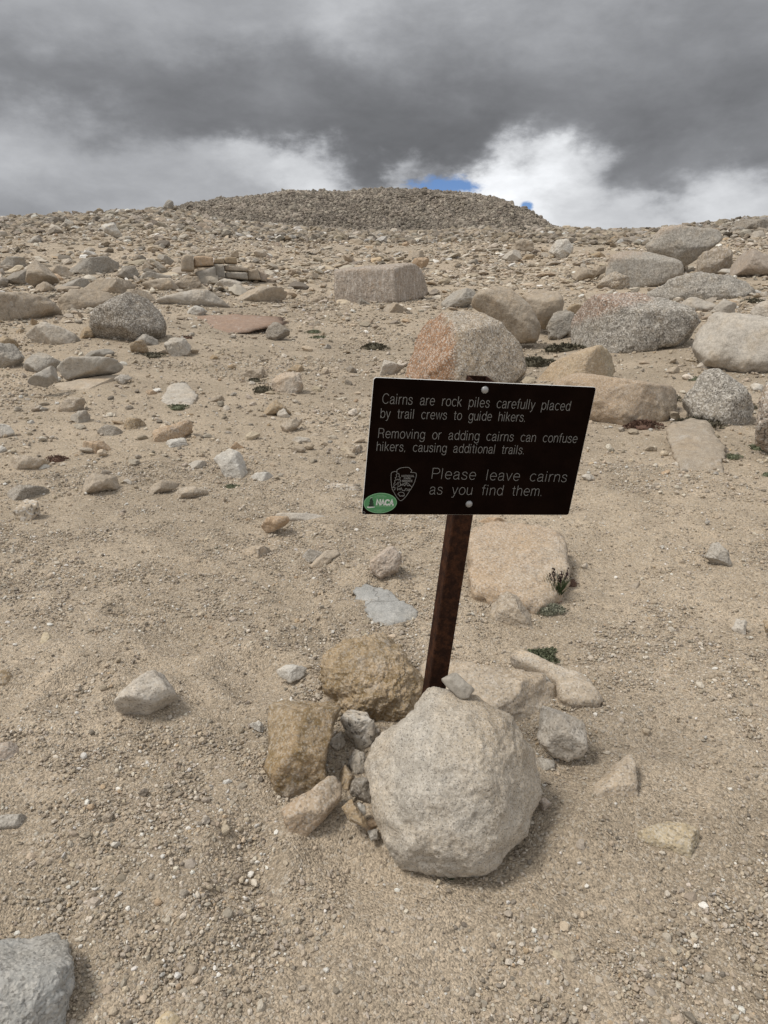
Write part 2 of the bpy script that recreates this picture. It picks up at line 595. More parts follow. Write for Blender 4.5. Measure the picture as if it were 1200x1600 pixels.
# ------------------------------------------------------------------ ground and hill sheets
def polar_sheet(name, r, az, hf, material, kind='structure'):
    Rg, Ag = np.meshgrid(r, az, indexing='ij')
    X, Y = Rg * np.sin(Ag), Rg * np.cos(Ag)
    Z = hf(X, Y)
    V = np.stack([X.ravel(), Y.ravel(), Z.ravel()], 1)
    n, m = Rg.shape
    idx = np.arange(n * m).reshape(n, m)
    F = np.stack([idx[:-1, :-1].ravel(), idx[:-1, 1:].ravel(), idx[1:, 1:].ravel(), idx[1:, :-1].ravel()], 1)[:, ::-1]
    o = link(name, fast_mesh(name, V, F, True), material)
    tag(o, kind=kind)
    return o


def build_ground():
    a1 = np.linspace(-0.62, 0.62, 640)
    a0 = np.linspace(-math.pi, -0.62, 70)[:-1]
    a2 = np.linspace(0.62, math.pi, 70)[1:]
    az = np.concatenate([a0, a1, a2])
    r = np.concatenate([[0.0, 0.3, 0.6], np.geomspace(0.8, 7, 720), np.geomspace(7.05, 140, 480), np.geomspace(145, 2500, 30)])

    def hf(x, y):
        rr = np.hypot(x, y)
        h = ground_h(x, y)
        nr = (1 - sst(rr, 4, 9)) * (rr < 12)
        h = h + nr * (0.0045 * n2(x, y, 17, 31) + 0.0022 * n2(x, y, 31, 33) * (1 - sst(rr, 2, 4)))
        h = h + sst(rr, 8, 20) * (1 - sst(rr, 60, 110)) * 0.012 * n2(x, y, 6, 35)
        return np.where(rr > 200, np.minimum(h, -0.02 * rr + 4), h)
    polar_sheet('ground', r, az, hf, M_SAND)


HILL_R = 240.0


def hill_h(x, y):
    r = np.hypot(x, y)
    az = np.arctan2(x, y)
    T = np.interp(az, _ha, _hT)
    top = T * HILL_R + CAM_H
    prof = sst(r, 120, HILL_R + 20) ** 0.8
    low = 7.0
    n = 0.9 * n2(x, y, 0.06, 41, 3) * (1 - sst(r, HILL_R - 35, HILL_R))
    gul = np.abs(n2(x * 1.0, y * 0.25, 0.16, 43)) * -3.2 * sst(az, -0.05, 0.1) * sst(r, 150, 200) * (1 - sst(r, HILL_R - 20, HILL_R))
    h = low + (top - low) * np.minimum(prof / (sst(HILL_R, 120, HILL_R + 20) ** 0.8), 1.0) + n + gul
    back = sst(r, HILL_R, HILL_R + 120)
    return h - back * 30


def rubble_rock_mat():
    m, t, b = mat('dark rubble slope')
    p = t.n.new('ShaderNodeTexCoord').outputs['Object']
    v = t.new('ShaderNodeSeparateColor', {0: t.vor(p, 0.8, 'Color')})
    c = t.mix(t.noise(p, 0.05, 4), (0.20, 0.172, 0.138), (0.255, 0.215, 0.17))
    c = t.scale(c, t.lin(v.outputs[0], 0, 1, 0.55, 1.25))
    t.put(b.inputs['Base Color'], c)
    h = t.m('MULTIPLY', t.vor(p, 0.8), 0.8)
    t.put(b.inputs['Normal'], t.new('ShaderNodeBump', {'Strength': 1.0, 'Distance': 1.0, 'Height': h}).outputs[0])
    return m


build_ground()
polar_sheet('hill', np.concatenate([np.linspace(118, 262, 260), np.linspace(266, 420, 20)]), np.linspace(-0.44, 0.36, 520), hill_h, rubble_rock_mat())


# ------------------------------------------------------------------ loose stones that nobody could count
rng = np.random.default_rng(7)


def stones(name, r, az, size, mat_, colours, weights, sub=0, flat=(0.45, 0.9), hf=ground_h, sink=0.25, seed=0, jitter=0.28, tone=None):
    """one mesh of many separate angular stones, each with its own size, turn and colour"""
    g = np.random.default_rng(seed)
    N = len(r)
    X, Y = r * np.sin(az), r * np.cos(az)
    Z = hf(X, Y)
    bv, bf = ico(sub)
    protos = []
    for k in range(24):
        v = bv.copy()
        d = np.full(len(v), 1.0)
        for _ in range(7):                                   # chipped faces
            nrm = g.normal(size=3)
            nrm /= np.linalg.norm(nrm)
            dt = v @ nrm
            d = np.minimum(d, np.where(dt > 0.05, g.uniform(0.55, 0.95) / np.maximum(dt, 0.05), 9))
        v = v * d[:, None] * (1 + g.uniform(-jitter, jitter, len(v)) * 0.6)[:, None]
        protos.append(v)
    protos = np.array(protos)
    pk = g.integers(0, 24, N)
    V = protos[pk]
    asp = g.uniform(0.45, 1.0, N)
    fl = g.uniform(*flat, N)
    V = V * np.stack([np.ones(N), asp, fl], 1)[:, None, :] * (size / 2)[:, None, None]
    # tilt a little, then turn
    tx, ty = g.normal(0, 0.28, N), g.normal(0, 0.28, N)
    x, y, z = V[..., 0], V[..., 1], V[..., 2]
    y, z = y * np.cos(tx)[:, None] - z * np.sin(tx)[:, None], y * np.sin(tx)[:, None] + z * np.cos(tx)[:, None]
    x, z = x * np.cos(ty)[:, None] + z * np.sin(ty)[:, None], -x * np.sin(ty)[:, None] + z * np.cos(ty)[:, None]
    a = g.uniform(0, 2 * math.pi, N)
    x, y = x * np.cos(a)[:, None] - y * np.sin(a)[:, None], x * np.sin(a)[:, None] + y * np.cos(a)[:, None]
    lift = size * fl * (0.5 - sink)
    V = np.stack([x + X[:, None], y + Y[:, None], z + (Z + lift)[:, None]], -1)
    nv = len(bv)
    F = bf[None] + (np.arange(N) * nv)[:, None, None]
    me = fast_mesh(name, V.reshape(-1, 3), F.reshape(-1, 3), False)
    cols = np.array(colours)[g.choice(len(colours), N, p=np.array(weights) / sum(weights))]
    cols = cols * g.uniform(0.76, 1.2, (N, 1)) * g.uniform(0.985, 1.015, (N, 3))
    if tone:
        for sc_, am_ in tone:
            cols = cols * (1 + am_ * n2(X, Y, sc_, seed + 3, 3))[:, None]
    cols = np.clip(cols, .03, .8)
    c4 = np.ones((N, nv, 4), np.float32)
    c4[..., :3] = cols[:, None, :]
    at = me.attributes.new('stone', 'FLOAT_COLOR', 'POINT')
    at.data.foreach_set('color', c4.ravel())
    o = link(name, me, mat_)
    tag(o, kind='stuff')
    return o


def scatter(N, r0, r1, az0, az1, power, seed, dens=None):
    """polar scatter about the walker; dens(x, y) in 0..1 thins it into patches"""
    g = np.random.default_rng(seed)
    out_r, out_a = [], []
    got = 0
    while got < N:
        u = g.uniform(0, 1, N)
        r = (r0 ** power + u * (r1 ** power - r0 ** power)) ** (1 / power)
        a = g.uniform(az0, az1, N)
        if dens is not None:
            k = g.uniform(0, 1, N) < dens(r * np.sin(a), r * np.cos(a))
            r, a = r[k], a[k]
        out_r.append(r)
        out_a.append(a)
        got += len(r)
    return np.concatenate(out_r)[:N], np.concatenate(out_a)[:N]


def power_sizes(N, lo, hi, e, seed):
    g = np.random.default_rng(seed)
    u = g.uniform(0, 1, N)
    return (lo ** (1 - e) + u * (hi ** (1 - e) - lo ** (1 - e))) ** (1 / (1 - e))


C_ST = [(.41, .34, .255), (.37, .32, .26), (.49, .435, .36), (.335, .28, .215), (.60, .57, .52), (.40, .305, .205), (.21, .18, .145)]
W_ST = [32, 22, 18, 18, 5, 2, 6]
M_GRAVEL = attr_mat('gravel stone', 320.0, 0.4)
M_SCREE = attr_mat('scree stone', 60.0, 0.6)
M_RUBBLE = attr_mat('rubble stone', 9.0, 0.9, 0.2)


def patches(x, y):
    d = n2(x, y, 1.7, 51, 3) + 0.5 * n2(x, y, 5, 57)
    return 0.13 + 0.87 * sst(d, -0.15, 0.6)


def build_loose():
    N = 120000
    r, a = scatter(N, 0.95, 5.2, -0.72, 0.72, 1.55, 1, patches)
    stones('gravel', r, a, power_sizes(N, .0048, .020, 2.7, 2), M_GRAVEL, C_ST, W_ST, seed=3)
    N = 2300
    r, a = scatter(N, 0.95, 5.5, -0.72, 0.72, 1.4, 4, patches)
    stones('gravel', r, a, power_sizes(N, .013, .034, 2.8, 5), M_GRAVEL, C_ST, W_ST, sub=1, seed=6)
    N = 70000
    r, a = scatter(N, 4.6, 17, -0.70, 0.70, 1.1, 8, lambda x, y: 0.25 + .75 * sst(n2(x, y, .8, 61, 3), -.3, .6))
    stones('gravel', r, a, power_sizes(N, .007, .045, 2.4, 9) * (0.6 + r / 12), M_GRAVEL, C_ST, W_ST, seed=10)
    N = 1700
    r, a = scatter(N, 5.0, 20, -0.70, 0.70, 1.1, 11)
    stones('scree', r, a, power_sizes(N, .05, .16, 2.6, 12), M_SCREE, C_ST, W_ST, sub=1, flat=(.3, .6), seed=13)
    N = 44000
    r, a = scatter(N, 12, 48, -0.68, 0.68, 0.6, 14, lambda x, y: 0.22 + .78 * sst(n2(x, y, .25, 63, 3) + .014 * (np.hypot(x, y) - 22) + .02 * np.abs(x + 1) - .008 * x, -.25, .6))
    stones('scree', r, a, power_sizes(N, .05, .32, 2.4, 15) * (0.5 + r / 40), M_SCREE, C_ST, W_ST, flat=(.16, .5), sink=.3, seed=16)
    N = 3000
    r, a = scatter(N, 15, 70, -0.68, 0.68, 0.5, 17, lambda x, y: 0.2 + .8 * sst(n2(x, y, .2, 67, 3) - .02 * x, -.3, .5))
    stones('scree', r, a, power_sizes(N, .2, .75, 2.5, 18) * (0.5 + r / 60), M_SCREE, C_ST, W_ST, sub=1, flat=(.18, .5), sink=.3, seed=19)
    N = 85000
    cs = [tuple(np.array(c) * .68) for c in C_ST]  # darker lichened rubble, with heavier cloud shade also put into the colour
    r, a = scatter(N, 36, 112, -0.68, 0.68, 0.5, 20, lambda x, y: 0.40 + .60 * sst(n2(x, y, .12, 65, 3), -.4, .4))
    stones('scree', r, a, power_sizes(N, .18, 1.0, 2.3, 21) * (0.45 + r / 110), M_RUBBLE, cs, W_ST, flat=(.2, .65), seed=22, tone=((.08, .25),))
    N = 110000
    g = np.random.default_rng(23)
    r = g.uniform(125, 243, N)
    a = g.uniform(-0.42, 0.30, N)
    cd = [(.235, .20, .16), (.20, .172, .14), (.275, .24, .195), (.155, .132, .108), (.31, .27, .22)]
    stones('rubble', r, a, power_sizes(N, .36, 1.5, 2.7, 24), M_RUBBLE, cd, [30, 25, 20, 15, 8], flat=(.5, .95), hf=hill_h, seed=25, tone=((.03, .22), (.14, .22)))
    N = 700
    r = g.uniform(135, 240, N)
    a = g.uniform(-0.42, 0.30, N)
    stones('rubble', r, a, power_sizes(N, 1.1, 2.6, 3.0, 26), M_RUBBLE, cd, [30, 25, 20, 15, 8], sub=1, flat=(.5, .9), hf=hill_h, seed=27)

    # beyond the edges of the view the slope goes on the same way
    for lo, hi, sd_ in ((-1.25, -0.67, 31), (0.67, 1.25, 41)):
        N = 9000
        r, a = scatter(N, 1.5, 16, lo, hi, 1.2, sd_, patches)
        stones('gravel', r, a, power_sizes(N, .008, .05, 2.5, sd_ + 1) * (0.6 + r / 12), M_GRAVEL, C_ST, W_ST, seed=sd_ + 2)
        N = 14000
        r, a = scatter(N, 10, 110, lo, hi, 0.6, sd_ + 3)
        stones('scree', r, a, power_sizes(N, .08, .6, 2.3, sd_ + 4) * (0.5 + r / 50), M_RUBBLE, C_ST, W_ST, flat=(.2, .6), seed=sd_ + 5)


build_loose()


# ------------------------------------------------------------------ rocks
def parse(s):
    return np.array([[float(a) for a in q.split(',')] for q in s.split()])


def poly_radius(P, th, smooth=2):
    """radius of a star shaped outline about the origin for the angles th"""
    n = 360
    ang = np.linspace(-math.pi, math.pi, n, endpoint=False)
    d = np.stack([np.cos(ang), np.sin(ang)], 1)
    best = np.zeros(n)
    for i in range(len(P)):
        a, b = P[i], P[(i + 1) % len(P)]
        e = b - a
        den = d[:, 0] * e[1] - d[:, 1] * e[0]
        den = np.where(np.abs(den) < 1e-12, 1e-12, den)
        t = (a[0] * e[1] - a[1] * e[0]) / den
        u = (a[0] * d[:, 1] - a[1] * d[:, 0]) / den
        ok = (t > 0) & (u >= -1e-6) & (u <= 1 + 1e-6)
        best = np.where(ok, np.maximum(best, t), best)
    z = best <= 0
    if z.any():
        best[z] = np.interp(ang[z], ang[~z], best[~z], period=2 * math.pi)
    k = np.ones(2 * smooth + 1) / (2 * smooth + 1)
    best = np.convolve(np.pad(best, smooth, mode='wrap'), k, 'valid')
    return np.interp(th, ang, best, period=2 * math.pi)


def centroid(P):
    x, y = P[:, 0], P[:, 1]
    x1, y1 = np.roll(x, -1), np.roll(y, -1)
    w = x * y1 - x1 * y
    A = w.sum() / 2
    return np.array([((x + x1) * w).sum() / (6 * A), ((y + y1) * w).sum() / (6 * A)]), abs(A)


def rock_shape(pts, seed, sub, tilt, depth, bury, p, cuts, ncut, rough, anchor, at, ext, hard):
    """returns centre and vertices of a rock whose outline, from the walker's eye, is about pts"""
    g = np.random.default_rng(seed)
    goal = np.array([pts[:, 0].min(), pts[:, 1].min(), pts[:, 0].max(), pts[:, 1].max()])
    cen, area = centroid(pts)
    if at is not None:
        zc = at
    else:
        gy = goal[3] if anchor is None else anchor
        low = pts[np.argsort(-pts[:, 1])[:2]].mean(0)
        zc = float((hit(low[0], gy)[0] - EYE) @ FWD)
    zgoal = zc
    Rm = math.sqrt(area / math.pi) * zc / FPX
    D = depth * Rm
    if at is None:
        zc = zc + bury * D
    lay = at is None and tilt >= 0.7              # lies along the ground: centre sits at the surface
    vd = ray(*cen)
    vd = -vd / np.linalg.norm(vd)
    gn = np.array([0, -0.11, 0.99])
    nrm = vd * (1 - tilt) + gn * tilt
    nrm /= np.linalg.norm(nrm)
    ex = np.cross(np.array([0, 0, 1.0]), nrm)
    ex /= np.linalg.norm(ex)
    ey = np.cross(nrm, ex)
    extra = []
    for _ in range(ncut):
        n_ = g.normal(size=3)
        n_[2] = abs(n_[2]) + 0.45
        n_ /= np.linalg.norm(n_)
        extra.append((*n_, g.uniform(0.50, 0.95) * (1.0 if depth > .7 else 0.5 + depth * .7)))
    allc = list(cuts) + extra
    P = pts.copy()
    if ext:
        dn = P[:, 1] > cen[1]
        P[dn, 1] = cen[1] + (P[dn, 1] - cen[1]) * (1 + ext)
    NIT = 6
    for it in range(NIT):
        final = it == NIT - 1
        bv, bf = ico(sub if final else 3)
        c2, _ = centroid(P)
        if lay:
            hp = hit(*c2)[0]
            rz = ray(*c2)
            dn = float(ground_h(hp[0] + rz[0] * .05, hp[1] + rz[1] * .05) - ground_h(hp[0] - rz[0] * .05, hp[1] - rz[1] * .05)) / .1
            zc = float((hp - EYE) @ FWD) - bury * D / max(dn - rz[2], 0.03)
        C = EYE + ray(*c2) * zc
        d = ray(P[:, 0], P[:, 1])
        t = ((C - EYE) @ nrm) / (d @ nrm)
        t = np.clip(t, zc * 0.5, zc * 2.2)
        W = EYE + d * t[:, None] - C
        L = np.stack([W @ ex, W @ ey], 1)
        rho = np.hypot(bv[:, 0], bv[:, 1])
        th = np.arctan2(bv[:, 1], bv[:, 0])
        rp = poly_radius(L, th, 3)
        q = ((rho / rp) ** p + (np.abs(bv[:, 2]) / D) ** p) ** (-1 / p)
        inv = (1 / q) ** hard
        for (a, b, c, h) in allc:
            dt = (bv @ np.array([a, b, c])) / (h * Rm)
            inv = inv + np.maximum(dt, 0) ** hard
        q = inv ** (-1 / hard)
        if rough > 0:
            X = bv * q[:, None] / Rm
            nz = 0.55 * fbm(X * 1.1 + seed * 3.1, 3, 0.5, seed) + 0.30 * fbm(X * 3.7 + seed, 4, 0.55, seed + 5) - 0.25 * np.maximum(fbm(X * 2.0 - seed, 3, 0.5, seed + 9, True) - 0.75, 0)
            if sub >= 5 and final:
                nz = nz + 0.10 * fbm(X * 14, 4, 0.6, seed + 13)
            q = q * (1 + rough * nz)
        V = bv * q[:, None]
        V = V[:, :1] * ex + V[:, 1:2] * ey + V[:, 2:] * nrm
        if final:
            return C, V, bf
        Wd = V + C
        free = at is None and anchor is None
        if at is None:
            vis = Wd[:, 2] > ground_h(Wd[:, 0], Wd[:, 1]) - 0.01 * Rm
            if vis.sum() < 8:
                vis[:] = True
        else:
            vis = np.ones(len(Wd), bool)
        sx, sy = proj(Wd[vis])
        bb = np.array([sx.min(), sy.min(), sx.max(), sy.max()])
        f = min(max((goal[2] - goal[0]) / max(bb[2] - bb[0], 1e-6), 0.6), 1.6)
        P[:, 0] = (P[:, 0] - (bb[0] + bb[2]) / 2) * f + (goal[0] + goal[2]) / 2
        if free and ext:
            # slide along the line of sight until the foot meets the sand where it should
            i = int(np.argmax(sy))
            za = float((hit(sx[i], bb[3])[0] - EYE) @ FWD)
            zc = zc + min(max(zgoal - za, -0.5 * D), 0.5 * D)
            P[:, 1] += goal[1] - bb[1]
        else:
            f = min(max((goal[3] - goal[1]) / max(bb[3] - bb[1], 1e-6), 0.6), 1.6)
            P[:, 1] = (P[:, 1] - (bb[1] + bb[3]) / 2) * f + (goal[1] + goal[3]) / 2


STYLE_DEF = dict(t=0.45, k=0.85, b=0.28, p=3.0, n=5, a=0.16, gy=None, cuts=(), at=None, e=None, hd=20)
GROUPS = {'stone': 'loose stones on the sand', 'flat_rock': 'flat slabs of granite', 'rock': 'granite rocks of the slope', 'boulder': 'granite boulders', 'rock_block': 'blocks of the jointed wall'}
PLACED = []                                    # outline centres, sizes, colour words, short names


def rock(name, label, colour, style, pts, sub=4, seed=None, **kw):
    o_ = dict(STYLE_DEF)
    o_.update({k: v for k, v in kw.items() if k in o_})
    P = parse(pts) if isinstance(pts, str) else pts
    if seed is None:
        seed = int(abs(P.sum() * 7)) % 9973
    e_ = o_['e']
    if e_ is None:
        e_ = 0.0 if (o_['at'] is not None or o_['t'] >= .7 or name == 'rock_block') else (.4 if name == 'boulder' else .28)
    C, V, F = rock_shape(P, seed, sub, o_['t'], o_['k'], o_['b'], o_['p'], o_['cuts'], o_['n'], o_['a'], o_['gy'], o_['at'], e_, o_['hd'])
    me = fast_mesh(name, V, F, True)
    ob = link(name, me, M_STYLE[style], None, C)
    g = random.Random(seed)
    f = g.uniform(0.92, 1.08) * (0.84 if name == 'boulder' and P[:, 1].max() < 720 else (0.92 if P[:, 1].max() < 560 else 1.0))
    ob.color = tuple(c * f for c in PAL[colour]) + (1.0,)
    tag(ob, label, kw.get('cat', {'flat_rock': 'rock slab', 'rock_block': 'rock'}.get(name, name)), kw.get('group', GROUPS[name]), 'thing')
    PLACED.append((P[:, 0].min(), P[:, 1].min(), P[:, 0].max(), P[:, 1].max(), kw.get('L'), colour, ob))
    return ob


def build_rocks():
    R = rock
    # ---- round the post
    big = R('boulder', 'large round pale grey boulder in front of the sign post', 'warm', 'main', '570,1188 578,1153 610,1128 641,1104 650,1086 673,1078 708,1079 743,1086 785,1111 813,1149 830,1167 838,1188 838,1200 846,1222 840,1245 827,1268 816,1296 785,1328 764,1356 729,1370 680,1370 624,1349 600,1317 585,1275 578,1220', sub=6, t=.12, k=.85, b=.62, p=2.2, n=0, a=.10, hd=14, e=0, cuts=((.85, -.05, .5, .86), (-.70, .25, .66, .93)), L='the large round boulder', seed=12)
    # the chip lies on the crown of the big boulder
    from mathutils.bvhtree import BVHTree
    tree = BVHTree.FromPolygons([v.co + big.location for v in big.data.vertices], [tuple(p.vertices) for p in big.data.polygons])
    dv = Vector(ray(722, 1086))
    top = tree.ray_cast(Vector(EYE), dv)[0]
    crown = float((np.array(top) - EYE) @ FWD) if top is not None else 1.9
    R('stone', 'grey quartz chip lying on top of the big boulder against the post', 'grey', 'quartz', '690,1064 699,1051 715,1057 741,1079 732,1092 720,1093 697,1072', at=crown - .006, sub=4, k=.8, n=8, a=.06, t=.1, p=4, hd=34)
    R('boulder', 'olive brown lichen covered boulder just left of the post', 'brown', 'moss', '499,1043 520,1018 576,997 625,987 660,1008 670,1040 668,1085 621,1118 597,1130 576,1122 544,1088', sub=6, t=.5, k=.8, b=.5, n=4, a=.2, L='the lichen covered boulder', gy=1118)
    R('boulder', 'cracked tan slab boulder behind the big boulder right of the post', 'tan', 'gr', '641,1058 655,1030 715,1027 764,1041 830,1055 869,1097 850,1135 838,1170 780,1165 700,1100', sub=5, t=.75, k=.42, b=.25, n=3, a=.2, L='the cracked slab behind it', gy=1150)
    R('flat_rock', 'long pale bent slab shaped like a bone, right of the post', 'tan', 'gr', '799,1029 810,1015 869,1044 911,1058 928,1076 941,1093 925,1106 890,1107 874,1096 869,1074 850,1058 830,1048', sub=5, t=.75, k=.5, b=.6, n=0, a=.10, p=3.5, L='the bent slab')
    R('stone', 'small grey wedge tucked under the pale bent slab', 'grey', 'gr', '827,1052 840,1048 872,1070 868,1087 850,1078', t=.4, k=.7)
    R('rock', 'blocky tan rock touching the right of the cracked slab boulder', 'pale', 'gr', '839,1156 848,1111 869,1104 890,1106 904,1128 918,1153 916,1181 893,1191 865,1184', sub=5, t=.35, k=.9, n=6, a=.14, L='the blocky tan rock')
    R('stone', 'small flat grey stone below the blocky tan rock', 'grey', 'fi', '837,1192 848,1183 867,1188 868,1199 850,1204', t=.7, k=.5)
    R('rock', 'angular brown rock left of the big boulder', 'brown', 'moss', '415,1110 443,1094 460,1102 513,1095 530,1116 513,1148 502,1190 502,1225 474,1239 429,1232 413,1204', sub=5, t=.4, k=.8, n=0, a=.12, p=5, hd=28, cuts=((-.60, .1, .79, .60), (.40, .05, .91, .62), (0.05, .8, .6, .80), (0, -.7, .7, .85)), L='the angular brown rock', seed=31)
    R('flat_rock', 'tan wedge slab leaning below the angular brown rock', 'tan', 'oran', '439,1262 481,1239 516,1213 534,1225 534,1246 499,1277 474,1297 450,1290', sub=5, t=.55, k=.6, n=4, a=.1)
    R('rock', 'pale gritty rock between the lichen covered boulder and the big boulder', 'pale', 'sp', '532,1130 541,1113 565,1109 586,1137 581,1162 562,1169 544,1151', sub=5, t=.3, a=.13)
    R('stone', 'small pale stone at the right edge of the angular brown rock', 'pale', 'gr', '514,1155 534,1143 541,1162 527,1172')
    R('stone', 'grey fist sized stone, topmost of the pile beside the big boulder', 'grey', 'gr', '543,1190 555,1171 571,1180 571,1207 555,1211')
    R('stone', 'brown rounded stone in the pile, leaning on its grey neighbour', 'brown', 'fi', '530,1206 541,1195 553,1211 546,1234 533,1227', n=2)
    R('stone', 'dark grey blocky stone in the middle of the pile beside the big boulder', 'dark', 'gr', '546,1241 551,1218 569,1214 583,1232 580,1254')
    R('stone', 'long brown stone at the foot of the pile', 'brown', 'fi', '534,1250 546,1248 555,1275 574,1293 570,1299 548,1291 538,1275')
    R('stone', 'white chip standing at the foot of the pile', 'white', 'fi', '558,1262 568,1254 572,1274 564,1282')
    R('stone', 'orange chip against the base of the big boulder', 'orange', 'fi', '565,1286 583,1278 590,1290 577,1299')
    R('stone', 'small grey stone, lowest in the pile by the big boulder', 'grey', 'gr', '574,1303 589,1295 593,1312 580,1316')
    R('stone', 'pale flat chip behind the angular brown rock', 'white', 'fi', '432,1048 446,1038 478,1041 480,1052 455,1061', t=.6, k=.5)
    R('stone', 'small white grey chip left of the angular brown rock', 'white', 'fi', '390,1134 398,1127 413,1136 405,1144', t=.6)
    R('stone', 'long tan stone along the upper edge of the angular brown rock', 'tan', 'gr', '500,1096 520,1089 534,1088 528,1099 508,1103')
    R('stone', 'rounded pale pebble on gravel beside the lichen covered boulder', 'pale', 'fi', '536,1094 545,1088 553,1096 545,1105')
    R('stone', 'pink grey stone under the right overhang of the big boulder', 'pink', 'gr', '838,1252 852,1246 862,1256 850,1266')
    # ---- right of the post
    R('boulder', 'broad flat tan boulder sunk in sand behind the post', 'tan', 'oran', '725,835 755,815 810,816 883,827 891,853 887,901 865,930 835,948 800,935 737,925', sub=5, t=.8, k=.36, b=.55, n=0, a=.12, p=5, L='the broad flat boulder')
    R('rock', 'tan wedge rock against the front of the broad flat boulder', 'tan', 'gr', '766,949 799,925 821,930 832,952 825,980 795,973', sub=5, n=6, L='the tan wedge rock')
    R('flat_rock', 'blue grey flat slab level with the sand left of the post', 'blue', 'fi', '553,923 572,914 605,921 652,945 643,974 616,976 579,955', sub=5, t=.9, k=.16, b=.1, n=1, a=.2, L='the blue grey slab')
    R('flat_rock', 'thin orange tan slab showing below the sign panel', 'orange', 'fi', '740,808 795,809 793,820 745,818', t=.5, k=.8)
    R('stone', 'egg shaped pinkish stone standing left of the post', 'pink', 'gr', '578,877 590,860 610,853 628,877 620,893 597,904 582,897', sub=5, t=.35, n=3, L='the egg shaped stone')
    R('stone', 'triangular flat stone with a tan stain on the open sand, right of the boulder', 'tan', 'gr', '927,1203 960,1190 983,1180 992,1193 997,1247 970,1245 943,1230', sub=5, t=.75, k=.45, b=.5, n=3, a=.1, L='the triangular flat stone')
    R('stone', 'broken yellowish stone half sunk at the lower right', 'yellow', 'gr', '997,1303 1033,1287 1060,1283 1093,1300 1083,1340 1033,1327 1003,1317', sub=5, t=.55, k=.7, b=.2, n=6, a=.18, L='the broken yellowish stone')
    R('stone', 'tall leaning stone alone on the open sand at right', 'grey', 'gr', '1100,870 1110,848 1120,847 1140,867 1143,885 1120,883', t=.2, n=5, L='the tall leaning stone')
    R('stone', 'small oval stone near the right edge of the sand', 'pale', 'gr', '1143,980 1150,967 1167,970 1166,987 1153,992')
    R('stone', 'flat tan stone barely showing between sign and right edge', 'tan', 'fi', '968,917 987,909 1010,914 995,922', t=.9, k=.22, b=.15)
    R('stone', 'small rounded stone on sand just right of the sign panel', 'pale', 'fi', '908,745 918,740 929,746 918,751')
    R('flat_rock', 'flat whitish slab flush with sand below the half buried boulder', 'pale', 'fi', '1040,719 1055,716 1077,729 1062,734', t=.9, k=.22, b=.15)
    R('stone', 'round brown stone cut by the right edge of the sand', 'brown', 'gr', '1192,972 1204,968 1210,985 1196,990')
    # ---- lower left
    R('rock', 'bullet shaped pale rock lying alone on the sand at left', 'pale', 'gr', '178,1100 193,1080 220,1057 257,1047 267,1060 275,1087 247,1100 220,1110 183,1115', sub=5, t=.45, n=2, a=.07, p=3, cuts=((.8, .45, .4, 1.02),), L='the bullet shaped rock')
    R('boulder', 'big grey boulder in the bottom left corner', 'blue', 'gr', '-60,1500 20,1467 90,1458 103,1483 117,1543 110,1573 97,1625 -60,1640', sub=6, t=.6, k=.6, b=.45, n=3, a=.15, gy=1600, L='the corner boulder')
    R('stone', 'tan flat stone at the very bottom edge of the view', 'yellow', 'gr', '238,1600 267,1579 283,1593 282,1612 240,1615', t=.6, k=.6)
    R('stone', 'yellow flat stone flush with the sand at left', 'yellow', 'fi', '55,1003 67,988 90,992 90,1003 70,1008', t=.9, k=.22, b=.15)
    R('stone', 'rounded brown mound of rock at the left edge, higher one', 'brown', 'gr', '-20,1055 5,1045 23,1050 15,1065 -20,1072', t=.6)
    R('stone', 'pinkish rounded stone at the left edge, lower one', 'pink', 'gr', '-20,1165 17,1158 30,1177 17,1187 -20,1190', t=.5)
    R('flat_rock', 'grey flat slab cut by the left edge above the corner boulder', 'grey', 'gr', '-25,1277 30,1271 39,1280 22,1291 -25,1296', t=.6, k=.5)
    R('stone', 'oval tan pebble on coarse sand at lower left', 'tan', 'fi', '160,1282 169,1267 177,1270 170,1285', t=.6)
    R('stone', 'bright white chip on sand at lower left', 'white', 'fi', '173,1321 180,1315 189,1318 182,1325', t=.6)
    # ---- the left middle ground
    R('stone', 'grey dark sided block with a pointed left end, at left', 'dark', 'gr', '5,777 20,757 43,757 80,763 78,772 57,778 20,783', n=6, L='the pointed dark block')
    R('stone', 'tan mound stone half sunk in front of the pointed dark block', 'tan', 'sp', '20,800 37,780 57,783 63,800 40,815', b=.6)
    R('stone', 'long tan stone rising to the right on the left slope', 'tan', 'fi', '125,760 140,747 177,739 191,748 170,760 140,771', L='the long tan stone', n=3)
    R('stone', 'small flat pale stone at the right end of the long tan one', 'pale', 'fi', '192,752 200,748 208,752 202,757')
    R('stone', 'dull tan slab, left of a pair on the left sand', 'tan', 'fi', '232,765 243,757 277,750 281,755 260,765 237,771')
    R('stone', 'loaf shaped tan stone, right of a pair on the left sand', 'tan', 'gr', '273,773 283,763 310,759 326,768 320,775 283,779')
    R('rock', 'upright white grey block on the sand left of the sign', 'white', 'fi', '335,707 360,701 373,707 386,730 377,742 355,746 345,725', sub=5, n=5, a=.12, L='the white grey block')
    R('stone', 'small orange sliver behind the white grey block', 'orange', 'fi', '358,690 370,690 384,699 372,702')
    R('stone', 'pale flat stone left of the white grey block', 'pale', 'fi', '297,723 307,719 323,723 317,733 300,733')
    R('stone', 'flat white stone with pointed ends, right of the white grey block', 'white', 'fi', '388,751 400,739 427,737 432,743 413,752')
    R('stone', 'long orange brown stone propped on the left sand', 'orange', 'gr', '238,687 242,667 293,656 301,665 283,677 243,689', sub=5, n=4, L='the orange brown stone')
    R('stone', 'white rounded stone in front of the orange brown one', 'white', 'gr', '258,693 270,684 290,685 294,693 273,699', t=.6)
